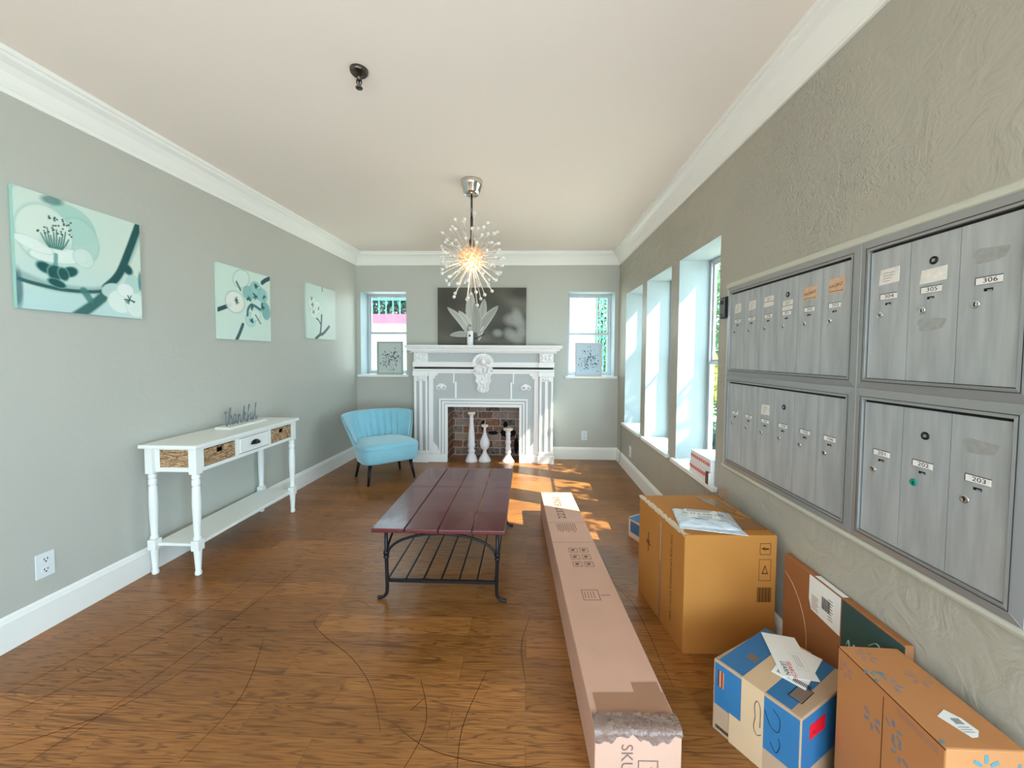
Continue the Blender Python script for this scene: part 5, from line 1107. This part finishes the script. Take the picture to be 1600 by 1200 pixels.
# left-hand long side (facing the room), u runs from far corner to near corner
b = MB(); G = Lf
b.rect(G, 0.006, LL*0.40, 0.095, 0.242, M_BLUE, 0.0005, 0.0003); b.rect(G, LL*0.40, LL*0.40+0.02, 0.13, 0.242, M_BLUE, 0.0005, 0.0003) if False else None
b.rect(G, LL*0.60, LL-0.004, 0.075, 0.242, M_BLUE, 0.0005, 0.0003)
b.rect(Fr, 0.004, LW-0.004, 0.075, 0.242, M_BLUE, 0.0005, 0.0003); b.build('blue_side_print', t)
Tp = Face(P[3]+Vector((0, 0, 0.25)), P[0]-P[3], P[2]-P[3]); Tp.v = Vector((0, 0, 1)).cross(Tp.u); Tp.n = Vector((0, 0, 1)); wv = (P[2]-P[3]).length
b = MB(); b.rect(Tp, 0.014, LL*0.40, 0.008, wv*0.985, M_BLUE, 0.0005, 0.0003); b.rect(Tp, LL*0.60, LL-0.030, 0.008, wv*0.985, M_BLUE, 0.0005, 0.0003); b.build('blue_top_print', t)
b = MB(); mtp = mat('paper_tape', (204, 172, 136), 0.45, var=0.04)
b.rect(Tp, LL*0.36, LL*0.62, -0.001, wv, mtp, 0.0006, 0.0010); b.rect(G, LL*0.36, LL*0.62, 0.10, 0.2512, mtp, 0.0006, 0.0010); b.rect(G, LL*0.22, LL*0.62, 0.0, 0.10, mtp, 0.0006, 0.0010) ; b.build('paper_tape_band', t)
b = MB(); orange = mat('orange_print', (196, 120, 86), 0.6)
b.rect(G, 0.020, 0.038, 0.165, 0.222, orange, 0.0004, 0.0010); b.rect(G, 0.018, 0.021, 0.165, 0.222, M_DARK, 0.0004, 0.0012); b.rect(G, 0.030, 0.033, 0.165, 0.222, M_DARK, 0.0004, 0.0014)
b.build('warning_bars', t); b = MB()
b.tube(spline([G.p(a, c, 0.002) for a, c in ((LL*0.60, 0.11), (LL*0.55, 0.10), (LL*0.515, 0.12), (LL*0.53, 0.155), (LL*0.52, 0.19), (LL*0.55, 0.21), (LL*0.585, 0.19), (LL*0.585, 0.13))], 5), 0.0009, M_DARK, 4)
b.tube(spline([G.p(a, c, 0.0012) for a, c in ((LL*0.63, 0.20), (LL*0.70, 0.16), (LL*0.78, 0.16), (LL*0.79, 0.20), (LL*0.72, 0.22))], 5), 0.0009, M_DARK, 4); b.tube(spline([G.p(a, c, 0.0012) for a, c in ((LL*0.70, 0.11), (LL*0.76, 0.09), (LL*0.80, 0.12), (LL*0.78, 0.14))], 5), 0.0009, M_DARK, 4)
b.build('pen_scrawl', t); b = MB()
for k in range(22): b.rect(G, 0.012+k*0.0035, 0.014+k*0.0035+0.0008*(k % 2), 0.012, 0.024, M_DARK, 0.0003, 0.0005)
b.build('bottom_barcode', t); b = MB()
b.frame(Tp, LL-0.062, LL-0.022, 0.055, 0.135, 0.002, M_DARK, 0.0004, 0.0009); b.rect(Tp, LL-0.058, LL-0.026, 0.06, 0.130, mat('brown_grey', (116, 96, 82), 0.7), 0.0004, 0.0009)
b.build('barcode_panel', t); b = MB()
b.rect(Tp, 0.055, 0.085, 0.10, 0.135, mat('brown_grey', (116, 96, 82), 0.7), 0.0004, 0.0009); b.build('grey_square', t)
b = MB(); b.rect(Fr, 0.045, 0.135, 0.165, 0.210, M_RED, 0.0006, 0.0010); b.rect(Fr, 0.062, 0.075, 0.178, 0.184, mat('red_dark', (170, 10, 28), 0.5), 0.0004, 0.0018); b.build('red_sticker', t)
# letters lying on it
def sheet(name, label, pts, z, marks):
    c = Vector((sum(p[0] for p in pts)/4, sum(p[1] for p in pts)/4, z)); t = thing(name, label, 'envelope', tuple(c), 0, 'letters on the blue carton')
    P = [Vector((p[0], p[1], 0))-Vector((c.x, c.y, 0)) for p in pts]; b = MB(); b.prism(P, [p+Vector((0, 0, 0.0012)) for p in P], M_PAPER); b.build('paper', t)
    G = Face(P[0]+Vector((0, 0, 0.0012)), P[1]-P[0], (0, 0, 1)); G.v = Vector((0, 0, 1)).cross(G.u); G.n = Vector((0, 0, 1)); b = MB(); marks(b, G, (P[1]-P[0]).length, (P[3]-P[0]).length); b.build('printing', t); return t
def m1(b, G, w_, h_):
    for k in range(3): b.rect(G, w_*0.12, w_*0.5-k*0.008, 0.012+k*0.006, 0.0145+k*0.006, M_DARK, 0.0003, 0.0003)
    for k in range(12): b.rect(G, w_*0.60+k*0.004, w_*0.60+k*0.004+0.002, 0.010, 0.028, M_DARK, 0.0003, 0.0003)
    for k in range(9): b.rect(G, w_*0.15+k*0.0028, w_*0.15+k*0.0028+0.0014, h_*0.62, h_*0.85, M_DARK, 0.0003, 0.0003)
    b.text(G, 'PRIORITY', w_*0.35, h_*0.5, 0.012, M_DARK, h=0.0008) if False else None
def m2(b, G, w_, h_):
    b.text(G, 'LEARN', 0.036, h_-0.016, 0.020, M_DARK, h=0.0008); b.text(G, 'SEARCH', 0.042, h_-0.031, 0.020, M_RED, h=0.0008)
    b.frame(G, w_*0.42, w_*0.80, h_*0.12, h_*0.48, 0.0008, mat('window_grey', (200, 200, 200), 0.4), 0.0003, 0.0003)
    for k in range(3): b.rect(G, w_*0.45, w_*0.70, h_*0.2+k*0.007, h_*0.2+0.0016+k*0.007, mat('window_grey2', (150, 150, 150), 0.5), 0.0003, 0.0003)
sheet('mailing_label', 'white mailing slip under the letter on the blue carton', [(0.818, 1.287), (0.880, 1.215), (1.027, 1.345), (0.968, 1.415)], 0.2520, m1)
sheet('letter_envelope', 'white window envelope with red and black logo on blue carton', [(0.948, 1.249), (0.998, 1.440), (0.892, 1.470), (0.835, 1.270)][::1], 0.2545, lambda b, G, w_, h_: None) if False else None
sheet('letter_envelope', 'white window envelope with red and black logo, atop the blue carton', [(0.892, 1.472), (0.839, 1.266), (0.948, 1.247), (0.999, 1.446)], 0.2536, lambda b, G, w_, h_: (b.text(G, 'LEARN', w_-0.040, 0.022, 0.020, M_DARK, rot=0, sx=1.0, h=0.0008), b.text(G, 'SEARCH', w_-0.038, 0.040, 0.020, M_RED, h=0.0008), b.frame(G, w_*0.40, w_*0.78, h_*0.55, h_*0.88, 0.0008, mat('window_grey', (204, 204, 204), 0.4), 0.0003, 0.0003), [b.rect(G, w_*0.46, w_*0.72, h_*0.62+k*0.007, h_*0.62+0.0016+k*0.007, mat('window_grey2', (150, 150, 150), 0.5), 0.0003, 0.0003) for k in range(3)]))

# --- tall brown carton at the right edge
t, Fc, P = parcel('burst_print_carton', 'orange-brown carton with faded blue burst prints, nearest by the right wall', [(0.915, 0.845), (1.086, 0.845), (1.086, 1.145), (0.922, 1.150)], 0.45, M_CARD3)
Lf, Fr, Tp = Fc['left'], Fc['front'], Fc['top']; LL = (P[3]-P[0]).length
mb1 = mat('faded_blue', (128, 124, 132), 0.75); mb2 = mat('teal_blue', (86, 132, 142), 0.7); mb3 = mat('faded_mauve', (158, 122, 108), 0.8)
def burst(b, G, cx_, cy_, r, m, arms=6, skip=()):
    for k in range(arms):
        if k in skip: continue
        a = k*2*PI/arms+PI/6; c, s_ = math.cos(a), math.sin(a); w2 = r*0.16
        pts = [(r*0.35, -w2*0.6), (r*0.6, -w2), (r, -w2*0.8), (r, w2*0.8), (r*0.6, w2), (r*0.35, w2*0.6)]
        b.plate(G, [(cx_+x*c-y*s_, cy_+x*s_+y*c) for x, y in pts], m, 0.0003, 0.0003)
b = MB(); burst(b, Tp, 0.055, 0.265, 0.026, mb3); b.build('burst_print', t); b = MB(); burst(b, Tp, 0.125, 0.19, 0.028, mb3, skip=(0,)); b.build('burst_print', t); b = MB(); burst(b, Tp, 0.035, 0.170, 0.026, mb1, skip=(2, 3)); b.build('burst_print', t); b = MB(); burst(b, Tp, 0.016, 0.215, 0.022, mb2, skip=(0, 1, 2)); b.build('burst_print', t)
b = MB(); b.rect(Tp, 0.034, 0.046, 0.198, 0.207, mb2); b.rect(Tp, 0.004, 0.014, 0.176, 0.184, mb2); b.rect(Tp, 0.002, 0.012, 0.012, 0.020, mb2); b.build('teal_dashes', t)
b = MB(); burst(b, Lf, 0.03, 0.40, 0.024, mb3); b.build('burst_print', t); b = MB(); burst(b, Lf, LL*0.40, 0.34, 0.028, mb1, skip=(1,)); b.build('burst_print', t); b = MB(); burst(b, Lf, LL*0.60, 0.37, 0.026, mb1, skip=(3,)); b.build('burst_print', t); b = MB(); burst(b, Lf, LL*0.66, 0.33, 0.026, mb1, skip=(0,)); b.build('burst_print', t); b = MB(); burst(b, Fr, 0.085, 0.41, 0.030, mb2); b.build('burst_print', t); b = MB(); burst(b, Fr, 0.155, 0.40, 0.022, mb2); b.build('burst_print', t)
b = MB()
for k in range(3): b.rect(Lf, LL*0.62, LL*0.95, 0.432-k*0.006, 0.434-k*0.006, mb3, 0.0003, 0.0003)
b.build('faint_text', t)
b = MB(); b.rect(Lf, LL*0.497, LL*0.503, 0.0, 0.43, ink2, 0.0004, 0.0003); b.rect(Lf, 0.0, LL, 0.446, 0.4485, ink2, 0.0006, 0.0006); b.build('flap_seam', t)
b = MB(); b.plate(Tp, [(0.062, 0.080), (0.085, 0.028), (0.100, 0.030), (0.118, 0.045), (0.112, 0.075), (0.095, 0.098)], M_PAPER, 0.0006, 0.0004)
for k in range(5): b.rect(Tp, 0.085+k*0.004, 0.087+k*0.004, 0.060, 0.075, M_DARK, 0.0003, 0.0011)
for k in range(3): b.rect(Tp, 0.080, 0.105, 0.040+k*0.006, 0.0412+k*0.006, mb1, 0.0003, 0.0011)
b.build('torn_label', t)
bpy.context.view_layer.update()
